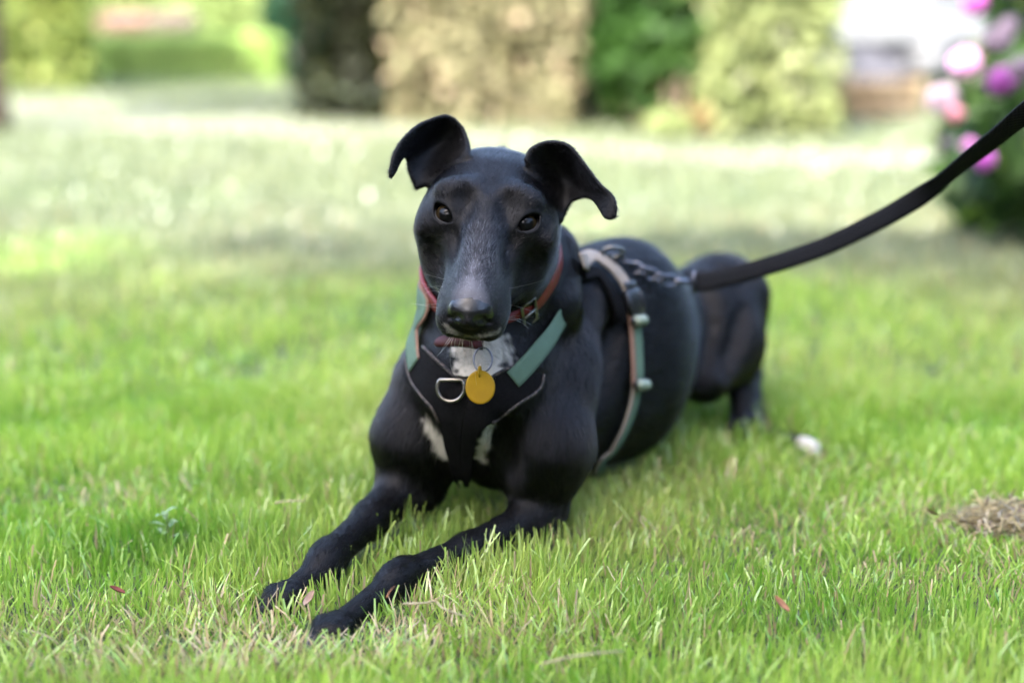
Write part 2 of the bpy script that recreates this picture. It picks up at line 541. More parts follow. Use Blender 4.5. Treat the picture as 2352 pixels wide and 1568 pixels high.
PK1, PK2 = (.30, .21, .26), (.38, .30, .34)
PU1, PU2 = (.14, .100, .136), (.195, .155, .19)
for i, (u, v, Z, rad, a, b) in enumerate([(2166, 232, 2.95, .046, PK1, PK2), (2216, 146, 2.9, .040, (.62, .30, .55), (.72, .44, .64)), (2292, 96, 2.8, .040, PU1, PU2), (2318, 60, 2.85, .030, PU1, PU2),
                                          (2300, 188, 2.8, .042, (.25, .06, .24), (.36, .10, .34)), (2240, 8, 2.9, .034, (.36, .07, .30), (.52, .12, .44)), (2345, 160, 2.7, .035, PU1, PU2),
                                          (2176, 328, 2.8, .020, PU1, PU2), (2262, 370, 2.6, .026, (.40, .08, .36), (.55, .16, .5)), (2226, 336, 2.7, .022, (.50, .2, .42), (.60, .28, .5)),
                                          (2196, 262, 2.85, .022, (.70, .33, .40), (.78, .42, .46)), (2330, -40, 2.8, .04, PU1, PU2), (2450, 100, 2.7, .04, PU1, PU2), (2500, 300, 2.6, .04, PK1, PK2)]):
    bloom(u, v, Z, rad, a, b, 50 + i)
# a red brick wall far behind, only its corner shows above the blooms
wb = P(2235, 40, 16.0); wb[2] = 0
wall = empty("brick_wall", wb + np.array([1.2, 0, 0])); tag(wall, "red brick garden wall far behind the rhododendron", "wall")
BRICK = [noise_mat("red_brick", (.30 + k * .05, .12 + k * .015, .085), (.42 + k * .05, .18 + k * .015, .12), 18, .9, .2) for k in range(3)]
mb = MB(); mb.box((0, .06, .8), (2.9, .10, 1.6)); mb.build("mortar", noise_mat("mortar", (.40, .36, .31), (.48, .43, .38), 20, .95, .1), wall, smooth=False)
base_ = []
for k in range(3):
    mb = MB(); mb.box((0, 0, 0), (.215, .10, .065)); o_ = mb.build("brick", BRICK[k], wall, smooth=False); base_.append(o_)
r_ = np.random.default_rng(5); used_ = 0
for row in range(14):
    for c in range(12):
        k = int(r_.integers(3))
        o_ = base_[k] if used_ == 0 and k == 0 else base_[k].copy()
        if o_ is base_[k]: used_ = 1
        else: COL.objects.link(o_)
        o_.location = (-1.32 + c * .225 + (.11 if row % 2 else 0), -.008 - float(r_.uniform(0, .004)), .05 + row * .075 + .0)
        o_.parent = wall
for k in (1, 2):
    base_[k].location = (1.38, -.008, .05 + .075 * k)
if not used_: base_[0].location = (1.38, -.008, .05)

# --- the big tree behind the camera whose shade lies over the near lawn
SHADE = np.array([0.55, 0.02, 0.0])
cz_ = 8.5
cc_ = SHADE + np.array(SUN_DIR) * (cz_ / SUN_DIR.z)
tr = empty("tree", (cc_[0] - .6, cc_[1] - .4, 0)); tag(tr, "broad leafy shade tree standing behind the photographer", "tree")
o_ = np.array([cc_[0] - .6, cc_[1] - .4, 0])
r_ = np.random.default_rng(9)
bl_ = [(cc_ - o_ + np.array([x, y, z]), q) for x, y, z, q in ((0, 0, 0, 1.7), (1.5, .3, .2, 1.4), (-1.5, .2, .1, 1.4), (.4, 1.5, 0, 1.4), (-.8, 1.4, .2, 1.3), (1.8, 1.4, .2, 1.2), (-.3, -1.6, .4, 1.5), (1.6, -1.2, .3, 1.4),
                                                              (-1.8, -1.0, .3, 1.3), (0, 0, 1.4, 1.5), (2.8, .4, 0, 1.2), (-2.6, 1.0, 0, 1.1), (2.9, -1.0, .3, 1.3), (3.4, 1.2, .2, 1.0), (-2.9, -.4, .2, 1.2))]
p_, d_ = crown_points(r_, 15000, bl_, .6)
leaves("crown", p_, d_, .17, (.035, .075, .015), (.07, .12, .03), tr, seed=10)
mb = MB(); mb.tube(spline([(0, 0, -.1), (.05, 0, 2.5), (.0, .1, 5.0), (.4, .3, 7.6)], 16), np.linspace(.30, .14, 16), 14); mb.build("trunk", BARK, tr)
for k in range(7):
    b = bl_[k + 1][0]
    mb = MB(); mb.tube(spline([(.02, .1, 5.0 + .2 * k), b * .5 + np.array([0, 0, 2.9]), b], 10), np.linspace(.11, .03, 10), 8); mb.build("limb", BARK, tr)

# --- the rest of the garden: tall hedges behind and beside the photographer
def tall_hedge(label, a, b, depth, height, n, seed):
    a = np.array([*a, 0.0]); b = np.array([*b, 0.0])
    e = empty("hedge", (a + b) / 2); tag(e, label, "hedge", "clipped hedges round the lawn")
    o = (a + b) / 2
    r = np.random.default_rng(seed)
    t = nrm(b - a); L = np.linalg.norm(b - a); inw = np.array([-t[1], t[0], 0.0])
    if inw @ o > 0: inw = -inw
    p = a - o + t * r.uniform(0, L, n)[:, None] + UPZ * (r.uniform(0, 1, n) * height)[:, None] + inw * r.normal(0, .18, n)[:, None]
    top = height + (vnoise((p + o)[:, :2], .5, seed) - .5) * 1.6
    p[:, 2] *= top / height
    leaves("foliage", p, np.tile(inw, (n, 1)), .30, (.022, .048, .010), (.050, .085, .020), e, seed=seed)
    mb = MB(); mb.box(-inw * depth / 2 + UPZ * height * .46, (L, depth * .8, height * .92), rz=math.atan2(t[1], t[0])); mb.build("branches", TWIG, e, smooth=False)


tall_hedge("tall dark hedge closing the garden behind the photographer", (9, -7.5), (-9, -7.5), 1.2, 4.6, 5000, 91)
tall_hedge("tall dark hedge along the left side of the garden", (-8.5, -7), (-8.5, 6.5), 1.2, 3.8, 4500, 92)
tall_hedge("tall dark hedge along the right side of the garden", (8.5, 7), (8.5, -7), 1.2, 4.2, 4500, 93)

# two unseen trees, added to shade the lawn and darken the dog's sides
for k_, (sx_, sy_, lab_) in enumerate(((6.2, -2.2, "added unseen shade tree to the right behind the photographer"), (-5.6, -2.2, "added unseen shade tree to the left behind the photographer"))):
    c_ = np.array([sx_, sy_, 0.0]) + np.array(SUN_DIR) * (8.0 / SUN_DIR.z)
    b_ = np.array([c_[0] + .3, c_[1] - .3, 0.0])
    t_ = empty("tree", b_); tag(t_, lab_, "tree")
    r_ = np.random.default_rng(60 + k_)
    bl_ = [(c_ - b_ + np.array([r_.uniform(-1, 1) * 2.6, r_.uniform(-1, 1) * 2.4, r_.uniform(-.4, .9)]), r_.uniform(1.2, 1.6)) for _ in range(13)]
    p_, d_ = crown_points(r_, 9000, bl_, .6)
    leaves("crown", p_, d_, .20, (.035, .075, .015), (.07, .12, .03), t_, seed=70 + k_)
    mb = MB(); mb.tube(spline([(0, 0, -.1), (.05, 0, 2.5), (0, .1, 5.0), (-.2, .3, 7.4)], 14), np.linspace(.28, .12, 14), 12); mb.build("trunk", BARK, t_)
# ================================================================== the dog: an implicit surface, meshed
class Field:
    """A list of soft unions and cuts; every shape knows the box outside which it does nothing."""
    def __init__(self):
        self.ops = []

    def add(self, fn, lo, hi, k, kind='u', flow=None, pad=0.012):
        p = pad + k
        self.ops.append((fn, np.asarray(lo, float) - p, np.asarray(hi, float) + p, k, kind, None if flow is None else nrm(flow)))

    def cone(self, a, b, ra, rb, k=0.02, kind='u', flow=None, lat=None, sx=1.0):
        """Round cone from a to b; lat/sx squeeze it along one direction."""
        a = np.asarray(a, float); b = np.asarray(b, float)
        A = a.copy(); B = b.copy()
        lat_ = None if lat is None else nrm(lat)

        def fn(p):
            q = p - A
            ba = B - A
            if lat_ is not None:
                q = q + (q @ lat_)[..., None] * ((1 / sx - 1) * lat_)
                ba = ba + (ba @ lat_) * ((1 / sx - 1) * lat_)
            t = np.clip((q @ ba) / (ba @ ba), 0, 1)
            d = np.linalg.norm(q - t[..., None] * ba, axis=-1) - (ra + (rb - ra) * t)
            return d * (1.0 if lat_ is None else (1 + sx) / 2)
        r = max(ra, rb)
        self.add(fn, np.minimum(a, b) - r, np.maximum(a, b) + r, k, kind, flow if flow is not None else (b - a))

    def ell(self, c, r, M=None, k=0.01, kind='u', flow=None):
        """Ellipsoid; the columns of M are its axes."""
        c = np.asarray(c, float); r = np.asarray(r, float)
        M = np.eye(3) if M is None else np.asarray(M)

        def fn(p):
            q = (p - c) @ M
            k0 = np.linalg.norm(q / r, axis=-1)
            k1 = np.linalg.norm(q / (r * r), axis=-1) + 1e-9
            return k0 * (k0 - 1) / k1
        R = np.full(3, r.max())
        self.add(fn, c - R, c + R, k, kind, flow)

    @staticmethod
    def blend(D, d, k, kind):
        if kind == 'u':
            h = np.maximum(k - np.abs(D - d), 0) / k
            return np.minimum(D, d) - h * h * k * 0.25
        d = -d
        h = np.maximum(k - np.abs(D - d), 0) / k
        return np.maximum(D, d) + h * h * k * 0.25

    def eval(self, p):
        D = np.full(len(p), 0.06)
        for fn, lo, hi, k, kind, fl in self.ops:
            m = np.all((p > lo) & (p < hi), axis=1)
            if m.any():
                D[m] = self.blend(D[m], fn(p[m]), k, kind)
        return D

    def grad(self, p, e=0.0006):
        k = np.array([[1, -1, -1], [-1, -1, 1], [-1, 1, -1], [1, 1, 1.0]])
        g = np.zeros_like(p)
        for s in k:
            g += s * self.eval(p + s * e)[:, None]
        return g / (4 * e)

    def snap(self, p, off=0.0, it=4):
        """Move points onto the surface (plus an offset) along its gradient."""
        p = np.array(p, float)
        for _ in range(it):
            g = self.grad(p)
            p = p - g * ((self.eval(p) - off) / np.maximum((g * g).sum(1), 0.2))[:, None]
        return p, nrm(self.grad(p))

    def flow(self, p):
        W = np.zeros((len(p), 3))
        for fn, lo, hi, k, kind, fl in self.ops:
            if kind != 'u' or fl is None: continue
            m = np.all((p > lo) & (p < hi), axis=1)
            if m.any():
                d = fn(p[m])
                W[m] += np.exp(-np.clip(d, -0.004, 1) / 0.008)[:, None] * fl
        return nrm(W)

    def grid(self, xs, ys, zs):
        D = np.full((len(xs), len(ys), len(zs)), 0.06, np.float32)
        for fn, lo, hi, k, kind, fl in self.ops:
            i0, i1 = np.searchsorted(xs, [lo[0], hi[0]]); j0, j1 = np.searchsorted(ys, [lo[1], hi[1]]); k0, k1 = np.searchsorted(zs, [lo[2], hi[2]])
            if i1 <= i0 or j1 <= j0 or k1 <= k0: continue
            step = max(1, int(600000 / ((j1 - j0) * (k1 - k0))))
            for s in range(i0, i1, step):
                e = min(i1, s + step)
                p = np.stack(np.meshgrid(xs[s:e], ys[j0:j1], zs[k0:k1], indexing='ij'), -1)
                D[s:e, j0:j1, k0:k1] = self.blend(D[s:e, j0:j1, k0:k1], fn(p).astype(np.float32), k, kind)
        return D


def surface_nets(D, xs, ys, zs):
    S = D < 0
    n = D.shape
    ax = (xs, ys, zs)
    cid = -np.ones((n[0] - 1) * (n[1] - 1) * (n[2] - 1), np.int32)
    st = ((n[1] - 1) * (n[2] - 1), n[2] - 1, 1)
    quads, acc_i, acc_p = [], [], []
    for a in range(3):
        s0 = [slice(None)] * 3; s1 = [slice(None)] * 3
        s0[a] = slice(0, -1); s1[a] = slice(1, None)
        X = S[tuple(s0)] != S[tuple(s1)]
        idx = np.argwhere(X)
        b, c = [(1, 2), (2, 0), (0, 1)][a]
        ok = (idx[:, b] > 0) & (idx[:, c] > 0) & (idx[:, b] < n[b] - 1) & (idx[:, c] < n[c] - 1)
        idx = idx[ok]
        j = idx.copy(); j[:, a] += 1
        d0 = D[idx[:, 0], idx[:, 1], idx[:, 2]]; d1 = D[j[:, 0], j[:, 1], j[:, 2]]
        t = d0 / (d0 - d1)
        p = np.stack([xs[idx[:, 0]], ys[idx[:, 1]], zs[idx[:, 2]]], 1)
        p[:, a] += t * (ax[a][j[:, a]] - ax[a][idx[:, a]])
        base = idx[:, 0] * st[0] + idx[:, 1] * st[1] + idx[:, 2] * st[2]
        q = np.stack([base - st[b] - st[c], base - st[c], base, base - st[b]], 1)
        inside0 = d0 < 0
        q[~inside0] = q[~inside0][:, ::-1]
        quads.append(q)
        for m in range(4):
            acc_i.append(q[:, m]); acc_p.append(p)
    Q = np.concatenate(quads)
    I = np.concatenate(acc_i); Pp = np.concatenate(acc_p)
    u = np.unique(I)
    cid[u] = np.arange(len(u))
    I = cid[I]
    cnt = np.bincount(I, minlength=len(u))
    V = np.stack([np.bincount(I, Pp[:, m], len(u)) / cnt for m in range(3)], 1)
    return V, cid[Q]


DOG = Field()
# --- head frame: X to the dog's left, Y along the muzzle, Z up through the crown; origin between the eyes
HEAD_O = P(1117, 500, 1.15)


def rot(axis, a):
    c, s = math.cos(a), math.sin(a)
    return np.array({'x': [[1, 0, 0], [0, c, -s], [0, s, c]], 'y': [[c, 0, s], [0, 1, 0], [-s, 0, c]], 'z': [[c, -s, 0], [s, c, 0], [0, 0, 1]]}[axis])


# camera-space columns: X right, Y towards the camera, Z up
_C = np.stack([CR, -CF, CU], 1)
HEAD_M = _C @ rot('y', math.radians(6.5)) @ rot('z', math.radians(1.8)) @ rot('x', math.radians(-36)) @ np.diag([1, 1, 1.0])


def HL(x, y, z):
    return HEAD_O + HEAD_M @ np.array([x, y, z], float)


HF = -HEAD_M[:, 1]                       # fur on the head lies from the nose to the neck
tab = np.array([  # y, half width, top, bottom
    [.1085, .004, -.022, -.030], [.106, .010, -.017, -.036], [.101, .017, -.013, -.043], [.093, .0220, -.0095, -.051], [.078, .0248, -.006, -.056],
    [.055, .0262, -.002, -.058], [.035, .0284, .002, -.060], [.015, .0362, .009, -.064], [-.005, .0455, .0175, -.069],
    [-.03, .0515, .0215, -.073], [-.06, .0530, .0215, -.074], [-.09, .049, .011, -.070], [-.115, .039, -.006, -.062], [-.13, .026, -.016, -.050], [-.137, .004, -.03, -.035]])[::-1]
ty = np.linspace(-.137, .1085, 200)
tw, tt, tb = [np.convolve(np.pad(np.interp(ty, tab[:, 0], tab[:, i]), 6, mode='edge'), np.ones(13) / 13, 'valid') for i in (1, 2, 3)]


def head_loft(p):
    q = (p - HEAD_O) @ HEAD_M
    x, y, z = q[..., 0], q[..., 1], q[..., 2]
    w = np.interp(y, ty, tw); t = np.interp(y, ty, tt); b = np.interp(y, ty, tb)
    zc = (t + b) / 2; h = (t - b) / 2
    zr = np.clip((z - zc) / h, -1.3, 1.3)
    mz = np.clip(y / 0.06, 0, 1)                       # the muzzle narrows towards its bridge
    wx = w * (1 - 0.22 * mz * np.clip(zr, -0.6, 1))
    d = ((np.abs(x) / wx) ** 2.25 + np.abs(zr) ** 2.25) ** (1 / 2.25) - 1
    d = d * np.minimum(w, h)
    over = np.maximum(np.maximum(y - .1085, -.137 - y), 0)
    return np.maximum(d, -0.05) * 0.9 + over


cs = np.array([HL(x, y, z) for x in (-.06, .06) for y in (-.14, .11) for z in (-.08, .04)])
DOG.add(head_loft, cs.min(0), cs.max(0), 0.001, flow=HF)


def hell(c, r, k=0.008, kind='u', sym=True, ang=None, flow=None):
    for s in ((-1, 1) if sym else (1,)):
        M = HEAD_M
        if ang is not None:
            M = HEAD_M @ rot('z', math.radians(ang[2] * s)) @ rot('y', math.radians(ang[1] * s)) @ rot('x', math.radians(ang[0]))
        DOG.ell(HL(c[0] * s, c[1], c[2]), r, M, k, kind, HF if flow is None else flow)


def hcone(a, b, ra, rb, k=0.008, kind='u', sym=True):
    for s in ((-1, 1) if sym else (1,)):
        DOG.cone(HL(a[0] * s, a[1], a[2]), HL(b[0] * s, b[1], b[2]), ra, rb, k, kind, HF)


hcone((0, -.002, .002), (0, .088, -.019), .0125, .0105, .012, sym=False)              # bridge of the muzzle
hell((.0395, -.022, -.016), (.0125, .034, .014), .022, ang=(0, 0, -20))                # cheekbone
hell((.0350, -.034, -.050), (.0185, .047, .034), .022)                                   # jaw muscle
hell((.0275, -.0135, .0135), (.014, .0100, .0072), .018)                                  # brow
hell((.0134, .066, -.043), (.0122, .030, .0165), .010, ang=(0, 0, -6))                # upper lip
hell((.0125, .091, -.041), (.0115, .013, .0115), .008)                                # whisker pad
hell((0, .074, -.0525), (.0150, .020, .0085), .006, sym=False)                        # chin
hcone((.019, .02, -.055), (.028, -.05, -.060), .011, .018, .015)                      # lower jaw
hell((.0200, .013, .0185), (.0095, .019, .0125), .010, 'c', ang=(-8, 24, -16))
hell((.0265, .040, -.006), (.0065, .022, .012), .012, 'c', ang=(-4, 20, -10))          # hollow between eye and bridge
hell((.042, .032, -.030), (.0080, .020, .012), .018, 'c')                             # hollow under the cheekbone
hcone((0, -.05, .041), (0, -.012, .0335), .0075, .006, .014, 'c', sym=False)          # forehead furrow
hell((0, .0975, -.0238), (.0168, .0125, .0118), .003, sym=False)                       # nose
hcone((0.0068, .1125, -.0235), (.0105, .1065, -.0250), .0033, .0028, .002, 'c')         # nostril
hcone((.0105, .1075, -.0265), (.0155, .1015, -.0305), .0017, .0013, .002, 'c')         # nostril slit
hcone((0, .1135, -.026), (0, .106, -.044), .0008, .0009, .002, 'c', sym=False)        # groove under the nose
mouth = [(.001, .1065, -.0465), (.010, .1015, -.0495), (.0185, .090, -.0535), (.0270, .070, -.0560), (.0295, .050, -.0550)]
for a, b in zip(mouth[:-1], mouth[1:]):
    hcone(a, b, .0011, .0011, .0025, 'c')

# --- eyes: lids stand a little proud round an almond opening, the ball is a part of its own
EYE_R = 0.0112
EYES = []
for s in (-1, 1):
    ed = nrm(HEAD_M @ np.array([s * .36, .66, .66]))
    ec = HL(s * .0330, .002, .0005) - ed * 0.0072
    eh = nrm(np.cross(HEAD_M[:, 2], ed)) * s          # towards the outer corner
    eh = nrm(eh - ed * (eh @ ed))
    ev = np.cross(ed, eh) * s
    if ev @ HEAD_M[:, 2] < 0: ev = -ev
    a = math.radians(20)
    eh, ev = eh * math.cos(a) + ev * math.sin(a), ev * math.cos(a) - eh * math.sin(a)
    EYES.append((ec, ed, eh, ev))
    DOG.ell(ec, (EYE_R + .0026,) * 3, None, .007, 'u', HF)

    def opening(p, ec=ec, ed=ed, eh=eh, ev=ev):
        q = p - ec
        h, v, d = q @ eh, q @ ev, q @ ed
        w = 0.0114
        e = np.clip(1 - (h / w) ** 2, 0, 1)
        top = v - 0.0052 * e ** 0.8
        bot = -v - 0.0074 * e ** 0.8
        g = np.maximum(np.maximum(top, bot), np.abs(h) - w)
        return np.maximum(g, 0.003 - d) * 0.8
    DOG.add(opening, ec - .016, ec + .016, .0012, 'c')


# --- ears: folded leather, a swept sheet of small spheres
def C1(x, y):
    return 872.8 + x * .36916, 248.06 + y * .36916


def ear(rows, depth, cup, rad, n=60, m=36):
    """rows: two picture points per row from base to tip; depth: (Z_a, Z_b) per row; cup: how far the middle bends away."""
    ra = np.array([P(*C1(*r[0]), d[0]) for r, d in zip(rows, depth)])
    rb = np.array([P(*C1(*r[1]), d[1]) for r, d in zip(rows, depth)])
    A, B = spline(ra, n), spline(rb, n)
    cu = spline(np.array(cup)[:, None].repeat(3, 1), n)[:, :1]
    rr = np.interp(np.linspace(0, 1, n), np.linspace(0, 1, len(rad)), rad) * .80
    S, Rr, Fl = [], [], []
    for t in np.linspace(0, 1, m):
        q = A * (1 - t) + B * t + CF * (cu * (4 * t * (1 - t)))
        S.append(q); Rr.append(rr)
    S = np.concatenate(S); Rr = np.concatenate(Rr)
    fl = (A[-1] + B[-1]) / 2 - (A[0] + B[0]) / 2
    S32 = S.astype(np.float32); c2 = (S32 ** 2).sum(1)
    bb_lo, bb_hi = S.min(0) - .004, S.max(0) + .004

    def fn(p):
        sh = p.shape[:-1]
        q = p.reshape(-1, 3)
        o = np.empty(len(q))
        off = S.mean(0)
        Sc = (S - off).astype(np.float32); cc = (Sc ** 2).sum(1)
        for i in range(0, len(q), 30000):
            qq = (q[i:i + 30000] - off).astype(np.float32)
            d2 = (qq ** 2).sum(1)[:, None] + cc[None] - 2 * qq @ Sc.T
            k = d2.argmin(1)
            o[i:i + 30000] = np.linalg.norm(q[i:i + 30000] - S[k], axis=1) - Rr[k]
        return o.reshape(sh)
    DOG.add(fn, bb_lo, bb_hi, 0.007, 'u', fl, pad=0.004)
    return S


EAR_A = ear([((232, 490), (545, 300)), ((190, 395), (540, 215)), ((176, 325), (500, 115)), ((160, 300), (410, 55)), ((140, 300), (255, 105)),
             ((118, 335), (150, 195)), ((92, 390), (92, 290)), ((68, 428), (64, 395))],
            [(1.20, 1.19), (1.20, 1.20), (1.20, 1.205), (1.195, 1.20), (1.185, 1.185), (1.175, 1.172), (1.165, 1.165), (1.16, 1.16)],
            [.006, .014, .016, .012, .004, 0, 0, 0], [.0035, .0028, .0024, .0024, .0024, .0024, .0024, .0022])
EAR_B = ear([((915, 320), (1120, 690)), ((950, 255), (1160, 615)), ((1055, 215), (1190, 575)), ((1175, 240), (1235, 556)), ((1272, 356), (1282, 548)),
             ((1360, 472), (1335, 572)), ((1436, 545), (1378, 634)), ((1462, 612), (1405, 676)), ((1458, 672), (1440, 682))],
            [(1.18, 1.19), (1.18, 1.195), (1.178, 1.195), (1.17, 1.19), (1.165, 1.185), (1.162, 1.172), (1.158, 1.162), (1.155, 1.157), (1.155, 1.155)],
            [.006, .012, .018, .020, .012, .004, 0, 0, 0], [.0035, .0028, .0026, .0024, .0024, .0024, .0024, .0024, .0022])

# --- trunk
BF = nrm(np.array([-.55, -.83, 0]))        # the way the trunk points (towards the head)
BB = -BF
BL = np.array([-BF[1], BF[0], 0])          # the dog's left
UP = np.array([0, 0, 1.0])
cone = DOG.cone
neck_hi, neck_lo = HL(0, -.085, -.045), P(1172, 850, 1.315)
cone(neck_hi, neck_lo, .047, .064, .03, flow=(0, .2, -1))
cone(P(1130, 640, 1.235), P(1110, 880, 1.245), .036, .045, .03, flow=(0, 0, -1))            # throat
cone(P(1068, 600, 1.262), P(1062, 790, 1.275), .029, .034, .03, flow=(0, 0, -1))            # the neck's other side
cone(P(1118, 890, 1.255), P(1105, 985, 1.275), .054, .042, .04, flow=(0, 0, -1))           # breastbone
cone(P(1175, 900, 1.33), P(1405, 800, 1.45), .079, .087, .04, flow=BB, lat=BL, sx=.80)      # rib cage
cone(P(1200, 970, 1.33), P(1420, 885, 1.45), .055, .074, .04, flow=BB + [0, 0, -.4], lat=BL, sx=.85)
cone(P(1285, 690, 1.36), P(1430, 665, 1.46), .042, .050, .04, flow=BB)                      # withers and back
cone(P(1424, 778, 1.47), P(1592, 740, 1.60), .073, .050, .04, flow=BB, lat=BL, sx=.85)      # loin
cone(P(1600, 735, 1.60), P(1650, 690, 1.68), .054, .042, .03, flow=BB + [0, 0, -.5])        # rump
cone(P(1335, 690, 1.335), P(1285, 880, 1.285), .018, .028, .012)                            # shoulder blade
N_FOLD = len(DOG.ops)
cone(P(1251, 585, 1.296), P(1252, 702, 1.276), .0295, .0335, .012, flow=(.1, 0, -1))              # loose skin of the neck, over the strap
# --- forelegs
N_LEGS = len(DOG.ops)
for sgn, pts, rr in (
        (1, [P(1262, 850, 1.30), P(1248, 1025, 1.255), P(1238, 1155, 1.262)], (.043, .041, .026)),
        (-1, [P(1000, 880, 1.285), P(957, 1005, 1.280), P(952, 1100, 1.295)], (.038, .036, .030))):
    cone(pts[0], pts[1], rr[0], rr[1], .020)
    cone(pts[1], pts[2], rr[1], rr[2], .02)
# the dog's left foreleg (right in the picture)
cone(P(1246, 1168, 1.262), P(1228, 1188, 1.25), .0195, .0175, .012)                          # elbow
cone(P(1226, 1188, 1.25), P(1075, 1262, 1.20), .0165, .0128, .015)
cone(P(1075, 1263, 1.20), P(925, 1320, 1.150), .0128, .0113, .012)
cone(P(927, 1317, 1.150), P(907, 1331, 1.14), .0130, .0124, .010)                            # wrist
cone(P(905, 1336, 1.14), P(792, 1428, 1.092), .0106, .0100, .012)
# the dog's right foreleg
cone(P(946, 1102, 1.29), P(852, 1192, 1.235), .024, .0147, .02)
cone(P(852, 1192, 1.235), P(757, 1276, 1.175), .0147, .0126, .012)
cone(P(759, 1276, 1.175), P(746, 1292, 1.165), .0143, .0137, .010)
cone(P(744, 1296, 1.165), P(676, 1358, 1.136), .0117, .0100, .012)


def paw(a, d, spread, w=0.0092):
    """Four toes side by side; a is the middle of the foot, d points along it."""
    d = nrm(d); l = nrm(np.cross(UP, d)); up = np.cross(d, l)
    for i, o in enumerate((-1.5, -.5, .5, 1.5)):
        le = .031 if abs(o) < 1 else .020
        c0 = a + l * o * spread * .8
        k1 = c0 + d * (le * .45) + l * o * spread * .25 + up * .000
        k2 = c0 + d * le + l * o * spread * .35 - up * .009
        cone(c0, k1, w * .98, w * .98, .006, flow=d)
        cone(k1, k2, w * .95, w * .70, .004, flow=d)
        TOES.append((k2, d, up, w))


TOES = []
paw(P(780, 1432, 1.085), P(698, 1464, 1.060) - P(780, 1426, 1.087), .0060, .0072)
paw(P(668, 1362, 1.130), P(600, 1384, 1.112) - P(668, 1360, 1.132), .0060, .0072)
# --- hind legs: thigh, shank, hock, foot; the far one repeats the near one on the other flank
off = -BL * 0.135
for o in (np.zeros(3), off):
    T = lambda u, v, Z: P(u - 7, v - 4, Z) + o
    cone(T(1668, 672, 1.62), T(1664, 800, 1.585), .041, .042, .03, flow=(.2, -.1, -1))
    cone(T(1716, 690, 1.635), T(1708, 770, 1.62), .024, .018, .03, flow=(.1, 0, -1))
    cone(T(1655, 790, 1.58), T(1622, 868, 1.53), .044, .028, .025, flow=(0, -.2, -1))
    cone(T(1636, 848, 1.545), T(1702, 806, 1.60), .026, .0185, .016, flow=(.3, .2, -.6))
    cone(T(1703, 806, 1.605), T(1712, 978, 1.575), .0175, .0120, .010)
    cone(T(1713, 980, 1.575), T(1698, 998, 1.550), .0138, .0115, .01)
# muscle and bone under the coat: furrows behind the shoulder, along the thigh and over the ribs
for a, b, ra in ((P(1372, 760, 1.36), P(1345, 960, 1.30), .0065), (P(1590, 640, 1.56), P(1582, 850, 1.50), .007), (P(1690, 720, 1.56), P(1650, 850, 1.525), .004), (P(1150, 960, 1.20), P(1165, 1080, 1.225), .005)):
    c_, _n = DOG.snap(spline([a, (a + b) / 2, b], 7), .0015)
    for i in range(6): cone(c_[i], c_[i + 1], ra, ra, .016, 'c')
# --- tail: down behind the haunch, then along the grass to a white tip
TAIL = [P(1680, 690, 1.72), P(1712, 760, 1.76), P(1722, 860, 1.74), P(1725, 955, 1.66), P(1760, 1000, 1.585), P(1810, 1012, 1.545), P(1850, 1022, 1.52), P(1874, 1040, 1.50)]
tl = spline(TAIL, 15)
tr_ = np.interp(np.linspace(0, 1, 15), [0, .3, .7, .85, .94, 1], [.020, .014, .008, .0072, .0082, .003])
for i in range(14):
    cone(tl[i], tl[i + 1], tr_[i], tr_[i + 1], .008)
TAIL_TIP = P(1864, 1032, 1.507)

N_HEAD = next(i for i, o in enumerate(DOG.ops) if o[5] is not None and abs(o[5] @ nrm(np.array([0, .2, -1]))) > .9999)
BODY = Field(); BODY.ops = DOG.ops[N_HEAD:]          # trunk and limbs alone, for straps that pass behind the head
UNDER = Field(); UNDER.ops = [o for i, o in enumerate(DOG.ops) if i >= N_HEAD and i != N_FOLD]
NECK = Field(); NECK.ops = DOG.ops[N_HEAD:N_HEAD + 3]


def axis(lo, a, b, hi, fine, coarse):
    return np.concatenate([np.arange(lo, a, coarse), np.arange(a, b, fine), np.arange(b, hi, coarse)])


def mesh_dog(fine, coarse):
    hp = np.concatenate([cs, EAR_A, EAR_B])
    lo = hp.min(0) - .006; hi = hp.max(0) + .006
    alo = np.min([o[1] for o in DOG.ops], 0); ahi = np.max([o[2] for o in DOG.ops], 0)
    alo[2] = max(alo[2], -.03)
    ax = [axis(alo[i], lo[i], hi[i], ahi[i] + coarse, fine, coarse) for i in range(3)]
    return surface_nets(DOG.grid(*ax), *ax)


def hit(u, v, field=None, z0=0.85):
    """Where the sight line through (u, v) meets the dog."""
    f = field or DOG
    u = np.atleast_1d(np.asarray(u, float)); v = np.atleast_1d(np.asarray(v, float))
    d = CF[None] + CR[None] * ((u - 1176) / FPX)[:, None] + CU[None] * ((784 - v) / FPX)[:, None]
    d = nrm(d)
    t = np.full(len(u), z0)
    for _ in range(60):
        t = t + np.clip(f.eval(CO + d * t[:, None]), -.01, .02) * .8
    return CO + d * t[:, None]
# ------------------------------------------------------------------ dog mesh, coat and parts
DV, DQ = mesh_dog(0.00125, 0.0030)
ear_pts = np.concatenate([EAR_A, EAR_B])


def near(p, pts, chunk=20000):
    """Distance from each p to the closest of pts."""
    off = pts.mean(0)
    S = (pts - off).astype(np.float32); cc = (S ** 2).sum(1)
    o = np.empty(len(p), np.float32)
    for i in range(0, len(p), chunk):
        q = (p[i:i + chunk] - off).astype(np.float32)
        o[i:i + chunk] = np.sqrt(np.maximum(((q ** 2).sum(1)[:, None] + cc[None] - 2 * q @ S.T).min(1), 0))
    return o


hm = np.all((DV > cs.min(0) - .02) & (DV < cs.max(0) + .02), axis=1)
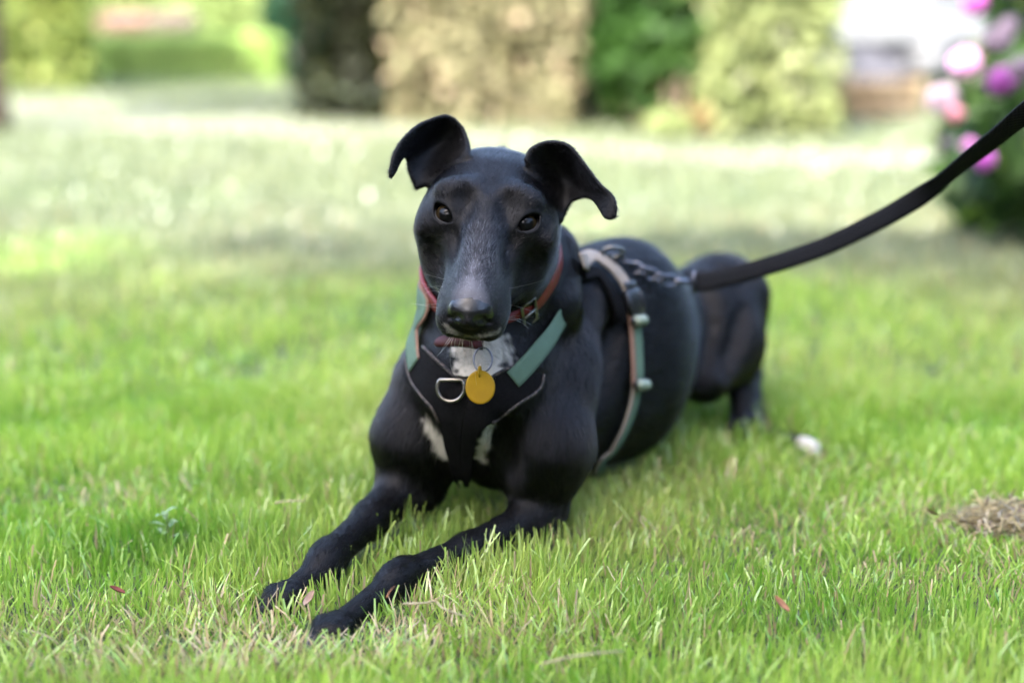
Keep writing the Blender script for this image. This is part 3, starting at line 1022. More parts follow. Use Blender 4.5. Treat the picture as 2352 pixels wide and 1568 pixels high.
# relax the mesh a little along the surface: one Newton step away from the ears
far_ear = near(DV, ear_pts[::3]) > .010
sel = np.where(far_ear)[0]
g_ = DOG.grad(DV[sel])
DV[sel] -= g_ * np.clip(DOG.eval(DV[sel]) / np.maximum((g_ * g_).sum(1), .25), -.0008, .0008)[:, None]


def head_local(p):
    return (p - HEAD_O) @ HEAD_M


def blob(p, c, r, M=None):
    q = (p - c) if M is None else (p - c) @ M
    return np.linalg.norm(q / np.asarray(r), axis=1)


def sstep(a, b, x):
    t = np.clip((x - a) / (b - a), 0, 1)
    return t * t * (3 - 2 * t)


MARKS = [hit([u], [v], BODY)[0] for u, v in ((984, 964), (999, 994), (1022, 1044), (1127, 978), (1113, 1008), (1104, 1050))]
LIPS = hit(*np.array([C1(x, y) for x, y in ((415, 1366), (432, 1384), (455, 1397), (480, 1407), (505, 1413), (535, 1418), (565, 1420), (595, 1421), (625, 1420), (655, 1417), (685, 1410), (712, 1402), (738, 1388))]).T)
CHEST = hit([1108], [818], BODY)[0]


def coat(p):
    """0 black .. 1 white, and a grey 'frost' amount, from where a hair grows."""
    n = vnoise(p, 260, 3) - .5
    n2 = vnoise(p, 90, 5) - .5
    w = np.zeros(len(p))
    h = head_local(p)
    # blaze above the nose, widening onto the nose
    a = np.abs(h[:, 0] + .0015) / np.interp(h[:, 1], [.055, .070, .082, .095, .1], [.0045, .0065, .0100, .0150, .015]) + n * .9
    bl = (1 - sstep(.1, 1.45, a)) * sstep(.052, .098, h[:, 1] + n * .04) * sstep(-.022, -.012, h[:, 2]) * (np.abs(h[:, 0]) < .03)
    w = np.maximum(w, bl * .38)
    # pale chin and lip rim
    ch = blob(h, np.array([0, .080, -.0600]), (.017, .018, .0060)) + n * .25
    w = np.maximum(w, (1 - sstep(.75, 1.1, ch)) * (h[:, 2] < -.058) * .6)
    for i in range(len(LIPS)):
        w = np.maximum(w, (1 - sstep(.0014, .0038, np.linalg.norm(p - LIPS[i], axis=1) + n * .003)) * .32)
    lip = blob(h, np.array([-.0235, .076, -.050]), (.0060, .020, .0085)) + n * .6
    w = np.maximum(w, (1 - sstep(.5, 1.2, lip)) * .35)
    # bib under the collar
    cb = blob(p, CHEST, (.0265, .04, .026)) + n * .45 + n2 * .35
    w = np.maximum(w, (1 - sstep(.72, 1.05, cb)) * .88)
    # two flashes on the breast
    for i0 in (0, 3):
        for i in (i0, i0 + 1):
            a_, b_ = MARKS[i], MARKS[i + 1]
            t = np.clip(((p - a_) @ (b_ - a_)) / ((b_ - a_) @ (b_ - a_)), 0, 1)
            d = np.linalg.norm(p - a_ - t[:, None] * (b_ - a_), axis=1)
            w = np.maximum(w, (1 - sstep(.0030, .0085, d + n * .006 + n2 * .004)) * .85)
    # tail tip and toe ends
    w = np.maximum(w, 1 - sstep(.018, .026, np.linalg.norm(p - TAIL_TIP, axis=1) + n * .010))
    for k2, d, up, tw_ in TOES[:4]:
        w = np.maximum(w, (1 - sstep(.006, .012, np.linalg.norm(p - k2, axis=1) + n * .004)) * .14)
    # grey hairs of the muzzle bridge, thickened to paint its lit highlight
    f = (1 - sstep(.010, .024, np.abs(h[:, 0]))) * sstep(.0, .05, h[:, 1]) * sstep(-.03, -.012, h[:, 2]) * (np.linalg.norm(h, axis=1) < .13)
    return np.clip(w, 0, 1), f


skin = bpy.data.materials.new("black_skin"); skin.use_nodes = True
nt = skin.node_tree; N_ = nt.nodes; L_ = nt.links
b_ = N_["Principled BSDF"]
at_ = N_.new("ShaderNodeAttribute"); at_.attribute_name = "tint"
L_.new(at_.outputs["Color"], b_.inputs["Base Color"])
b_.inputs["Roughness"].default_value = .55
b_.inputs["Specular IOR Level"].default_value = .12

nose_mat = new_mat("wet_black_nose", (.004, .0038, .004), .25, .42)
nt = nose_mat.node_tree; N_ = nt.nodes; L_ = nt.links
tc_ = N_.new("ShaderNodeTexCoord"); vo_ = N_.new("ShaderNodeTexVoronoi"); vo_.inputs["Scale"].default_value = 900
L_.new(tc_.outputs["Object"], vo_.inputs["Vector"])
bp_ = N_.new("ShaderNodeBump"); bp_.inputs["Strength"].default_value = .35; bp_.inputs["Distance"].default_value = .0004
L_.new(vo_.outputs["Distance"], bp_.inputs["Height"]); L_.new(bp_.outputs[0], N_["Principled BSDF"].inputs["Normal"])

hl = head_local(DV)
nose_d = blob(hl, np.array([0, .0980, -.0240]), (.0172, .0130, .0126))
is_nose = (nose_d < 1.07) & (hl[:, 1] > .0935 + .22 * np.abs(hl[:, 0]) + np.maximum(hl[:, 2] + .0175, 0) * .9)
eye_d = np.min([np.linalg.norm(DV - e[0], axis=1) for e in EYES], axis=0)
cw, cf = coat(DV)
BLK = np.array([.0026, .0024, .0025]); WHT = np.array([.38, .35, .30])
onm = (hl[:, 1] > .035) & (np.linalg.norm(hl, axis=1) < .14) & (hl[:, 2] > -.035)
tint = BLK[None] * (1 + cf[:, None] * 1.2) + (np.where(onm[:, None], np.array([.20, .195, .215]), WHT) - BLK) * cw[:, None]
lid = sstep(.0152, .0128, eye_d)[:, None]
tint = tint * (1 - lid) + np.array([.002, .0018, .0018]) * lid
nose_f = is_nose[DQ].all(1)
dog = mesh_np("dog", DV, DQ, [skin, nose_mat], attrs={"tint": tint}, mat_idx=nose_f.astype(np.int32))
tag(dog, "black short-haired dog with folded ears and white chest marks lying on the grass", "dog")

# eyes
eye_mat = bpy.data.materials.new("brown_eye"); eye_mat.use_nodes = True
nt = eye_mat.node_tree; N_ = nt.nodes; L_ = nt.links
b_ = N_["Principled BSDF"]
tc_ = N_.new("ShaderNodeTexCoord")
sp_ = N_.new("ShaderNodeSeparateXYZ"); L_.new(tc_.outputs["Object"], sp_.inputs[0])
rp_ = N_.new("ShaderNodeValToRGB")
e_ = rp_.color_ramp.elements
e_[0].position = 0.0; e_[0].color = (.05, .04, .035, 1)
e_[1].position = 1.0; e_[1].color = (.002, .002, .002, 1)
for p_, c_ in ((.55, (.03, .022, .018, 1)), (.62, (.006, .004, .003, 1)), (.68, (.024, .016, .006, 1)), (.885, (.018, .012, .0045, 1)), (.93, (.002, .002, .002, 1))):
    q_ = rp_.color_ramp.elements.new(p_); q_.color = c_
mr_ = N_.new("ShaderNodeMapRange"); mr_.inputs["From Min"].default_value = -EYE_R; mr_.inputs["From Max"].default_value = EYE_R
L_.new(sp_.outputs["Z"], mr_.inputs["Value"]); L_.new(mr_.outputs[0], rp_.inputs[0]); L_.new(rp_.outputs[0], b_.inputs["Base Color"])
b_.inputs["Roughness"].default_value = .3
b_.inputs["Specular IOR Level"].default_value = .06
b_.inputs["Coat Weight"].default_value = .28; b_.inputs["Coat Roughness"].default_value = .02; b_.inputs["Coat IOR"].default_value = 1.38
for ec, ed, eh, ev in EYES:
    nl, nr = 20, 32
    th = np.linspace(0, math.pi, nl + 1)
    V_, F_ = [], []
    for i, t in enumerate(th):
        for k in range(nr):
            a = 2 * math.pi * k / nr
            z = math.cos(t)
            bul = 1 + .05 * sstep(.75, 1.0, z)            # cornea
            V_.append([EYE_R * math.sin(t) * math.cos(a), EYE_R * math.sin(t) * math.sin(a), EYE_R * z * bul])
    for i in range(nl):
        for k in range(nr):
            l = (k + 1) % nr
            F_.append([i * nr + k, (i + 1) * nr + k, (i + 1) * nr + l, i * nr + l])
    eo = mesh_np("eye", V_, F_, eye_mat, dog)
    gaze = nrm(ed * .55 + nrm(CO - ec) * .6)
    eo.location = ec
    eo.rotation_euler = Vector(gaze).to_track_quat('Z', 'Y').to_euler()

# wet lower lid rims
LID = new_mat("wet_lid_rim", (.007, .006, .006), .3, .35)
for ec, ed, eh, ev in EYES:
    hh = np.linspace(-.0108, .0108, 18)
    vv = -.0070 * np.clip(1 - (hh / .0114) ** 2, 0, 1) ** .8
    dd = np.sqrt(np.maximum((EYE_R + .0013) ** 2 - hh ** 2 - vv ** 2, 1e-6))
    mb = MB(); mb.tube(ec + hh[:, None] * eh + vv[:, None] * ev + dd[:, None] * ed, np.interp(np.linspace(0, 1, 18), [0, .15, .85, 1], [.0002, .0005, .0005, .0002]), 8)
    mb.build("eyelid_rim", LID, dog)

CLAW = new_mat("dark_claw", (.030, .026, .024), .4, .4)
for k2, d, up, w_ in TOES:
    mb = MB()
    mb.tube(spline([k2 + d * w_ * .35 + up * w_ * .12, k2 + d * w_ * 1.0 + up * w_ * .10, k2 + d * w_ * 1.5 - up * w_ * .30], 7), np.linspace(.0019, .0006, 7), 7)
    mb.build("claw", CLAW, dog)
# ------------------------------------------------------------------ collar, harness, lead
def web_mat(name, color, scale=900, rough=.7, spec=.25):
    m = new_mat(name, color, rough, spec)
    nt = m.node_tree; N = nt.nodes; L = nt.links; b = N["Principled BSDF"]
    at = N.new("ShaderNodeAttribute"); at.attribute_name = "uvw"           # along, across, width in metres
    sp = N.new("ShaderNodeSeparateXYZ"); L.new(at.outputs["Vector"], sp.inputs[0])
    mu = N.new("ShaderNodeMath"); mu.operation = 'MULTIPLY'; mu.inputs[1].default_value = scale * 2.6
    L.new(sp.outputs["X"], mu.inputs[0])
    si = N.new("ShaderNodeMath"); si.operation = 'SINE'; L.new(mu.outputs[0], si.inputs[0])
    mu2 = N.new("ShaderNodeMath"); mu2.operation = 'MULTIPLY'; mu2.inputs[1].default_value = scale * 4
    L.new(sp.outputs["Y"], mu2.inputs[0])
    s2 = N.new("ShaderNodeMath"); s2.operation = 'SINE'; L.new(mu2.outputs[0], s2.inputs[0])
    ad = N.new("ShaderNodeMath"); ad.operation = 'MULTIPLY'; L.new(si.outputs[0], ad.inputs[0]); L.new(s2.outputs[0], ad.inputs[1])
    bp = N.new("ShaderNodeBump"); bp.inputs["Strength"].default_value = .8; bp.inputs["Distance"].default_value = .0007
    L.new(ad.outputs[0], bp.inputs["Height"]); L.new(bp.outputs[0], b.inputs["Normal"])
    no = N.new("ShaderNodeTexNoise"); no.inputs["Scale"].default_value = 120
    tc = N.new("ShaderNodeTexCoord"); L.new(tc.outputs["Object"], no.inputs["Vector"])
    hs = N.new("ShaderNodeMixRGB"); hs.blend_type = 'MULTIPLY'; hs.inputs[0].default_value = .5
    hs.inputs[1].default_value = (*color, 1); L.new(no.outputs["Fac"], hs.inputs[2])
    hb = N.new("ShaderNodeMixRGB"); hb.inputs[1].default_value = (*color, 1); hb.inputs[0].default_value = .5
    L.new(hs.outputs[0], hb.inputs[2])
    L.new(hb.outputs[0], b.inputs["Base Color"])
    return m


M_SAGE = web_mat("sage_green_webbing", (.088, .150, .100))
M_CREAM = web_mat("cream_webbing", (0.2584, 0.2142, 0.1700))
M_PINK = web_mat("pink_beige_trim", (0.2176, 0.1224, 0.0850))
M_BLACKWEB = web_mat("black_webbing", (.0035, .0035, .0042), 420, .7, .12)
M_PAD = noise_mat("black_padded_mesh", (.0028, .0027, .003), (.0060, .0056, .006), 500, .9, .06, .5, 1500)
M_PIPE = noise_mat("grey_brown_piping", (0.0082, 0.0075, 0.0075), (0.0578, 0.0442, 0.0374), 420, .7, .3, lo=.45, hi=.6)
M_RED = noise_mat("red_leather", (.080, .004, .004), (.125, .006, .006), 90, .45, .35, .3, 700)
M_RED_WORN = noise_mat("dark_worn_red_leather", (.017, .003, .0025), (.034, .005, .004), 90, .55, .2, .3, 700)
M_STEEL = new_mat("nickel_steel", (.17, .155, .13), .32, .5, 1.0)
M_DARKSTEEL = new_mat("dark_steel", (0.1020, 0.1020, 0.1156), .32, .5, 1.0)
M_BUCK = new_mat("black_plastic_buckle", (0.0082, 0.0082, 0.0088), .3, .5)
M_BRASS = noise_mat("yellow_enamel_tag", (.19, .105, .0012), (.225, .13, .002), 60, .55, .12, .1, 900)
M_LBEIGE = noise_mat("pale_green_slider", (0.1224, 0.1632, 0.1224), (0.1768, 0.2040, 0.1496), 60, .5, .4)

STRAP_PTS = []                                                            # (centre points, half width): fur lies flat beneath


def ribbon(name, path, width, mat, parent, field=None, off=.0042, thick=.0016, n=60, across=5, normals=None, wfun=None, shift=0.0, snap=True):
    """A flat strap along path; on the dog it is pressed to the coat, across its width too."""
    c = spline(path, n)
    if snap:
        c, nn = field.snap(c, off)
        for _ in range(3):                                                # ease out kinks
            c[1:-1] = (c[:-2] + 2 * c[1:-1] + c[2:]) / 4
        c, nn = field.snap(c, off)
    else:
        nn = np.asarray(normals)
    T = nrm(np.gradient(c, axis=0))
    W = nrm(np.cross(T, nn))
    wd = np.full(n, width) if wfun is None else np.interp(np.linspace(0, 1, n), *wfun)
    rows = []
    for t in np.linspace(-1, 1, across):
        q = c + W * ((t * wd / 2) + shift)[:, None]
        if snap:
            q2, _ = field.snap(q, off)
            q = q + (q2 - q) * np.minimum(1, .006 / (np.linalg.norm(q2 - q, axis=1) + 1e-9))[:, None]
        rows.append(q)
    R = np.stack(rows, 1)                                                  # n, across, 3
    top = R + nn[:, None] * thick / 2; bot = R - nn[:, None] * thick / 2
    V = np.concatenate([top.reshape(-1, 3), bot.reshape(-1, 3)])
    o = n * across
    F = []
    for i in range(n - 1):
        for k in range(across - 1):
            a = i * across + k
            F.append([a, a + 1, a + across + 1, a + across])
            F.append([o + a, o + a + across, o + a + across + 1, o + a + 1])
        for k in (0, across - 1):
            a = i * across + k
            F.append([a, a + across, o + a + across, o + a] if k == 0 else [a + across, a, o + a, o + a + across])
    for i in (0, n - 1):
        for k in range(across - 1):
            a = i * across + k
            F.append([a + 1, a, o + a, o + a + 1] if i == 0 else [a, a + 1, o + a + 1, o + a])
    ln = np.concatenate([[0], np.cumsum(np.linalg.norm(np.diff(c, axis=0), axis=1))])
    uv = np.stack([np.repeat(ln, across), np.tile(np.linspace(-.5, .5, across), n) * np.repeat(wd, across), np.repeat(wd, across)], 1)
    if snap:
        STRAP_PTS.append((c, width / 2 + abs(shift)))
    ob = mesh_np(name, V, F, mat, parent, attrs={"uvw": np.concatenate([uv, uv])})
    return ob, c, nn, T, W


def torus_pts(c, ax, ay, ra, rb, n=32, a0=0.0, a1=2 * math.pi):
    t = np.linspace(a0, a1, n, endpoint=abs(a1 - a0) < 6.2)
    return c + np.cos(t)[:, None] * ax * ra + np.sin(t)[:, None] * ay * rb


# --- collar
collar = empty("collar", P(1086, 785, 1.19))
tag(collar, "red leather collar with a yellow round tag worn round the dog's neck", "collar")
pF, pR, pL = P(1090, 792, 1.185), P(1278, 596, 1.255), P(990, 664, 1.245)
cn = nrm(np.cross(pR - pF, pL - pF))
cc = (pF + pR + pL) / 3 + nrm((pR + pL) / 2 - pF) * .014
e1 = nrm(pF - cc - cn * ((pF - cc) @ cn)); e2 = np.cross(cn, e1)
ring = []
for t in np.linspace(0, 2 * math.pi, 72, endpoint=False):
    d = e1 * math.cos(t) + e2 * math.sin(t)
    s_ = np.linspace(.012, .16, 300)
    f_ = NECK.eval(cc + d * s_[:, None])
    k_ = np.argmax(f_ > .0) if (f_ > 0).any() else 150
    ring.append(cc + d * (s_[k_] + .0035))
ring = np.array(ring)
for _ in range(4):
    ring = (np.roll(ring, 1, 0) + 2 * ring + np.roll(ring, -1, 0)) / 4
T = nrm(np.roll(ring, -1, 0) - np.roll(ring, 1, 0))
NO = nrm(ring - ring.mean(0)); NO = nrm(NO - T * (NO * T).sum(1)[:, None])
W = np.cross(T, NO)
hw, th = .0092, .0026
V, F = [], []
sec = [(-1, -.5), (-.97, .5), (-.6, 1), (.6, 1), (.97, .5), (1, -.5)]
for i in range(72):
    for a, b in sec:
        V.append(ring[i] + W[i] * a * hw + NO[i] * b * th)
for i in range(72):
    j = (i + 1) % 72
    for k in range(6):
        l = (k + 1) % 6
        F.append([i * 6 + k, i * 6 + l, j * 6 + l, j * 6 + k])
mesh_np("band", V, F, M_RED, collar)
STRAP_PTS.append((ring, hw))
# leather tongue that sticks out to the dog's right
tp = spline([P(1110, 790, 1.178), P(1060, 783, 1.176), P(1025, 783, 1.178), P(998, 786, 1.184)], 14)
ribbon("collar_tongue", tp, .0100, M_RED_WORN, collar, normals=np.tile(nrm(-CF + CU * .5), (14, 1)), snap=False, n=14, thick=.0028, across=3,
       wfun=([0, .8, .93, 1], [.0100, .0095, .008, .003]))
kb = int(np.argmin([abs(project(q)[0] - 1207) + abs(project(q)[1] - 712) + (0 if (q - CO) @ CF < 1.25 else 500) for q in ring]))
mb = MB()
c0, w0, t0, n0 = ring[kb], W[kb], T[kb], NO[kb]
mb.tube(np.array([c0 + w0 * .0115 + t0 * .008 + n0 * .004, c0 - w0 * .0115 + t0 * .008 + n0 * .004, c0 - w0 * .0115 - t0 * .008 + n0 * .004, c0 + w0 * .0115 - t0 * .008 + n0 * .004]), .0016, 8, closed=True)
mb.tube(np.array([c0 + t0 * .008 + n0 * .0045, c0 - t0 * .009 + n0 * .0055]), .0011, 8)
mb.build("buckle", M_STEEL, collar)
# split ring and tag
rc = P(1109, 826, 1.166)
rt_ = nrm(CU + CF * .25)
mb = MB()
for k in (0, 1):
    mb.tube(torus_pts(rc + CF * .0012 * k, CR, rt_, .0076, .0102, 36), .0008, 8, closed=True)
mb.build("split_ring", M_DARKSTEEL, collar)
tcn = P(1103, 889, 1.160)
tn_ = nrm(-CF + CU * .15 + CR * .05); ta = nrm(np.cross(CU, tn_)); tu = np.cross(tn_, ta)
mb = MB()
n_ = 48
R_ = []
for rr, zz in ((0, .0009), (.0105, .0009), (.0117, .0010), (.0124, .0004), (.0124, -.0004), (.0117, -.0010), (0, -.0009)):
    t = np.linspace(0, 2 * math.pi, n_, endpoint=False)
    R_.append(tcn + np.cos(t)[:, None] * ta * rr * .98 + np.sin(t)[:, None] * tu * rr * 1.12 + tn_ * zz)
F = []
for i in range(len(R_) - 1):
    for k in range(n_):
        l = (k + 1) % n_
        F.append([i * n_ + k, (i + 1) * n_ + k, (i + 1) * n_ + l, i * n_ + l])
mesh_np("tag_disc", np.concatenate(R_), F, M_BRASS, collar)
mb = MB(); mb.tube(torus_pts(P(1102, 853, 1.161), nrm(CR * .3 + CF), CU, .0030, .0040, 20), .0009, 8, closed=True)
mb.build("tag_loop", M_BRASS, collar)

# --- harness
harness = empty("harness", P(1085, 900, 1.2))
tag(harness, "sage green and black padded harness strapped round the dog's chest", "harness")
rowsL = [((944, 828), (984, 800)), ((957, 872), (1022, 838)), ((983, 910), (1060, 872)), ((1006, 937), (1084, 886)), ((1024, 988), (1066, 980)), ((1042, 1104), (1064, 1104))]
rowsR = [((1238, 862), (1190, 836)), ((1228, 893), (1152, 852)), ((1190, 920), (1120, 870)), ((1150, 942), (1084, 886)), ((1100, 986), (1066, 980)), ((1082, 1104), (1064, 1104))]
mb = MB(); edges = []
for rows in (rowsL, rowsR):
    A = spline(np.array([(*r[0], 0) for r in rows], float), 40)[:, :2]
    B = spline(np.array([(*r[1], 0) for r in rows], float), 40)[:, :2]
    m = 14
    uv = np.concatenate([A * (1 - t) + B * t for t in np.linspace(0, 1, m)])
    p = hit(uv[:, 0], uv[:, 1], BODY)
    p, nn = BODY.snap(p, .0045, 3)
    STRAP_PTS.append((p[::3], .004))
    V = np.concatenate([p + nn * .0012, p - nn * .0025])
    o = 40 * m
    F = []
    for k in range(m - 1):
        for i in range(39):
            a = k * 40 + i
            F.append([a, a + 1, a + 41, a + 40]); F.append([o + a, o + a + 40, o + a + 41, o + a + 1])
    for i in range(39):
        F.append([i, o + i, o + i + 1, i + 1]); a = (m - 1) * 40 + i; F.append([a, a + 1, o + a + 1, o + a])
    for k in range(m - 1):
        for i in (0, 39):
            a = k * 40 + i
            F.append([a, a + 40, o + a + 40, o + a])
    mb.add(V, F)
    edges.append((p[:29] + nn[:29] * .001, rows))
    edges.append((p[(m - 1) * 40:(m - 1) * 40 + 24] + nn[(m - 1) * 40:(m - 1) * 40 + 24] * .001, rows))
mb.build("chest_plate", M_PAD, harness)
for e, _ in edges:
    mb = MB(); mb.tube(e, .0016, 8); mb.build("piping", M_PIPE, harness)


def bh(pts, f=BODY):
    return hit([q[0] for q in pts], [q[1] for q in pts], f)


def sage(name, path, width=.0175, trim=None, field=None):
    ob, c, nn, T, W = ribbon(name, path, width, M_SAGE, harness, field or BODY, .0062, .0018)
    if trim:
        ribbon("trim", path, .0036, M_PINK, ob, BODY, .0056, .0018, across=3, shift=trim)
    return ob, c, nn, T, W


right_pts = bh([(1172, 872), (1200, 842), (1228, 806), (1254, 768), (1276, 728), (1294, 692), (1306, 670)], UNDER)
sage("shoulder_strap", right_pts, .0165, field=UNDER)
left_pts = np.concatenate([bh([(966, 842), (961, 808), (963, 775), (973, 738), (988, 700)]), [P(1020, 650, 1.30), P(1100, 600, 1.345), P(1210, 570, 1.37), P(1325, 596, 1.375)]])
sage("shoulder_strap", left_pts, .0170, trim=.0092)
top_pts = bh([(1318, 606), (1345, 604), (1372, 612), (1400, 632), (1422, 660), (1436, 690)])
ribbon("withers_strap", top_pts, .0150, M_CREAM, harness, BODY, .0085, .0022)
ribbon("padded_lining", bh([(1330, 618), (1358, 634), (1386, 664), (1406, 702), (1420, 742)]), .014, M_PAD, harness, BODY, .005, .0035)
g_pts = bh([(1436, 688), (1447, 735), (1452, 785), (1455, 835), (1455, 885)])
ob, gc, gn, gt, gw = ribbon("girth_strap", g_pts, .0150, M_SAGE, harness, BODY, .0060, .002)
ribbon("trim", g_pts, .0055, M_PINK, ob, BODY, .0062, .002, across=3, shift=.0068)
TRUNK = Field(); TRUNK.ops = DOG.ops[N_HEAD:N_LEGS]
low = bh([(1455, 885), (1446, 930), (1428, 980), (1400, 1030), (1368, 1072), (1340, 1100)], TRUNK)
und = TRUNK.snap(np.array([low[-1] + np.array([-.05, .01, -.03]), low[-1] + np.array([-.10, .05, -.02])]), .005)[0]
ob, lc, ln_, lt, lw = ribbon("girth_strap", np.concatenate([low, und[:1]]), .0110, M_SAGE, harness, TRUNK, .0055, .002)
ribbon("trim", low, .0045, M_CREAM, ob, TRUNK, .0060, .002, across=3, shift=.0058)


def frame_at(c, nn, T):
    W = nrm(np.cross(T, nn)); N = np.cross(W, T)
    return np.stack([W, T, N], 1)


def buckle(name, c, nn, T, w, l, mat, h=.006):
    M = frame_at(c, nn, T)
    mb = MB()
    mb.box(c + M @ np.array([0, 0, .003]), (w, l, h), M=M)
    mb.box(c + M @ np.array([0, l * .62, .003]), (w * .8, l * .5, h * .7), M=M)
    mb.box(c + M @ np.array([0, -l * .62, .003]), (w * .8, l * .4, h * .7), M=M)
    for s in (-1, 1):
        mb.box(c + M @ np.array([s * w * .48, 0, .0035]), (w * .16, l * .7, h * 1.2), M=M)
    o = mb.build(name, mat, harness, smooth=False)
    bv = o.modifiers.new("bevel", 'BEVEL'); bv.width = .0012; bv.segments = 2
    return o


buckle("side_buckle", gc[3], gn[3], gt[3], .021, .024, M_BUCK)
for c_, n_v, t_v in ((gc[16], gn[16], gt[16]), (gc[-2], gn[-2], gt[-2])):
    buckle("strap_slider", c_ + n_v * .001, n_v, t_v, .020, .007, M_BUCK, .004)
    M = frame_at(c_, n_v, t_v)
    mb = MB()                                                             # the rolled end of the webbing above the slider
    q = c_ + n_v * .006
    mb.tube(np.array([q - M[:, 0] * .0085, q - M[:, 0] * .007, q + M[:, 0] * .007, q + M[:, 0] * .0085]), [.0025, .0050, .0050, .0025], 12)
    mb.build("webbing_roll", M_LBEIGE, harness)
# front D-ring
dc = hit([1046], [890], BODY)[0]
dn = BODY.snap(dc[None], .009)
dc = dn[0][0]; dn = nrm(dn[1][0] * .5 - CF * .6)
dx = nrm(np.cross(CU, dn)); dy = np.cross(dn, dx)
dx = dx if dx @ CR > 0 else -dx; dy = dy if dy @ CU > 0 else -dy
mb = MB()
a = np.linspace(math.radians(145), math.radians(395), 30)                # round below, flat bar on top
pts = dc + np.cos(a)[:, None] * dx * .0115 + np.sin(a)[:, None] * dy * .0115
mb.tube(pts, .0015, 10, closed=True)
d_ring = mb.build("d_ring", M_STEEL, harness)

# --- lead: ring, chain, snap hook, webbing
lead = empty("lead", P(1590, 646, 1.40))
tag(lead, "black webbing lead with a short chain clipped to the harness on the dog's back", "lead")
r0 = BODY.snap(hit([1392], [606], BODY), .012)[0][0]
ch = spline([r0, P(1432, 606, 1.385), P(1470, 618, 1.385), P(1505, 634, 1.387), P(1540, 645, 1.392)], 9)
mb = MB(); mb.tube(torus_pts(r0 + CU * .002, nrm(CR + CF * .3), nrm(CU * .6 - CF), .0105, .0085, 28), .0016, 8, closed=True)
mb.build("back_ring", M_STEEL, harness)
for i in range(7):
    a_, b_ = ch[i], ch[i + 1]
    d_ = nrm(b_ - a_); s_ = nrm(np.cross(d_, CF)); t_ = np.cross(d_, s_)
    side = s_ if i % 2 else nrm(t_ * .8 + s_ * .6)
    mb = MB()
    L2 = np.linalg.norm(b_ - a_) * .66
    mb.tube(torus_pts((a_ + b_) / 2, d_, side, L2, .0052, 20), .0015, 8, closed=True)
    mb.build("chain_link", M_DARKSTEEL, lead)
mb = MB()
sh = P(1548, 645, 1.393); se = P(1594, 648, 1.40)
d_ = nrm(se - sh); s_ = nrm(np.cross(d_, CF))
mb.tube(np.array([sh, sh + d_ * .006, sh + d_ * .012, se]), [.0022, .0034, .0026, .0036], 12)
mb.tube(torus_pts(sh - d_ * .005, d_, s_, .0080, .0052, 24), .0016, 8, closed=True)
mb.tube(torus_pts(se, s_, nrm(d_ * .4 + CF), .0105, .004, 24), .0015, 8, closed=True)
mb.build("snap_hook", M_DARKSTEEL, lead)
lp = [P(1590, 648, 1.40), P(1640, 643, 1.398), P(1740, 618, 1.385), P(1880, 572, 1.36), P(2000, 516, 1.335), P(2090, 466, 1.31), P(2150, 425, 1.295), P(2210, 376, 1.27), P(2280, 322, 1.235), P(2352, 262, 1.195),
      P(2460, 170, 1.13), P(2600, 40, 1.03), P(2760, -120, .92)]
n_ = 120
lc_ = spline(lp, n_)
Tl = nrm(np.gradient(lc_, axis=0))
base_n = nrm(-CF + CU * .35)
tw_a = np.interp(np.linspace(0, 12, n_), [0, 1, 3, 4.5, 5.2, 6.2, 7.2, 9, 12], np.radians([10, 10, 5, 5, 22, 62, 68, 60, 50]))
Nn = []
for i in range(n_):
    n0 = nrm(base_n - Tl[i] * (base_n @ Tl[i])); s0 = np.cross(Tl[i], n0)
    Nn.append(n0 * math.cos(tw_a[i]) + s0 * math.sin(tw_a[i]))
Nn = np.array(Nn)
ribbon("webbing", lc_, .0180, M_BLACKWEB, lead, normals=Nn, snap=False, n=n_, thick=.0022, across=4)
ribbon("webbing", lc_[:14] - Nn[:14] * .0030, .0180, M_BLACKWEB, lead, normals=Nn[:14], snap=False, n=14, thick=.0022, across=4)
for e_o in (collar, harness, lead):                                       # parts were built in place: hang them on their thing's base
    for ch_o in e_o.children:
        ch_o.location = -e_o.location
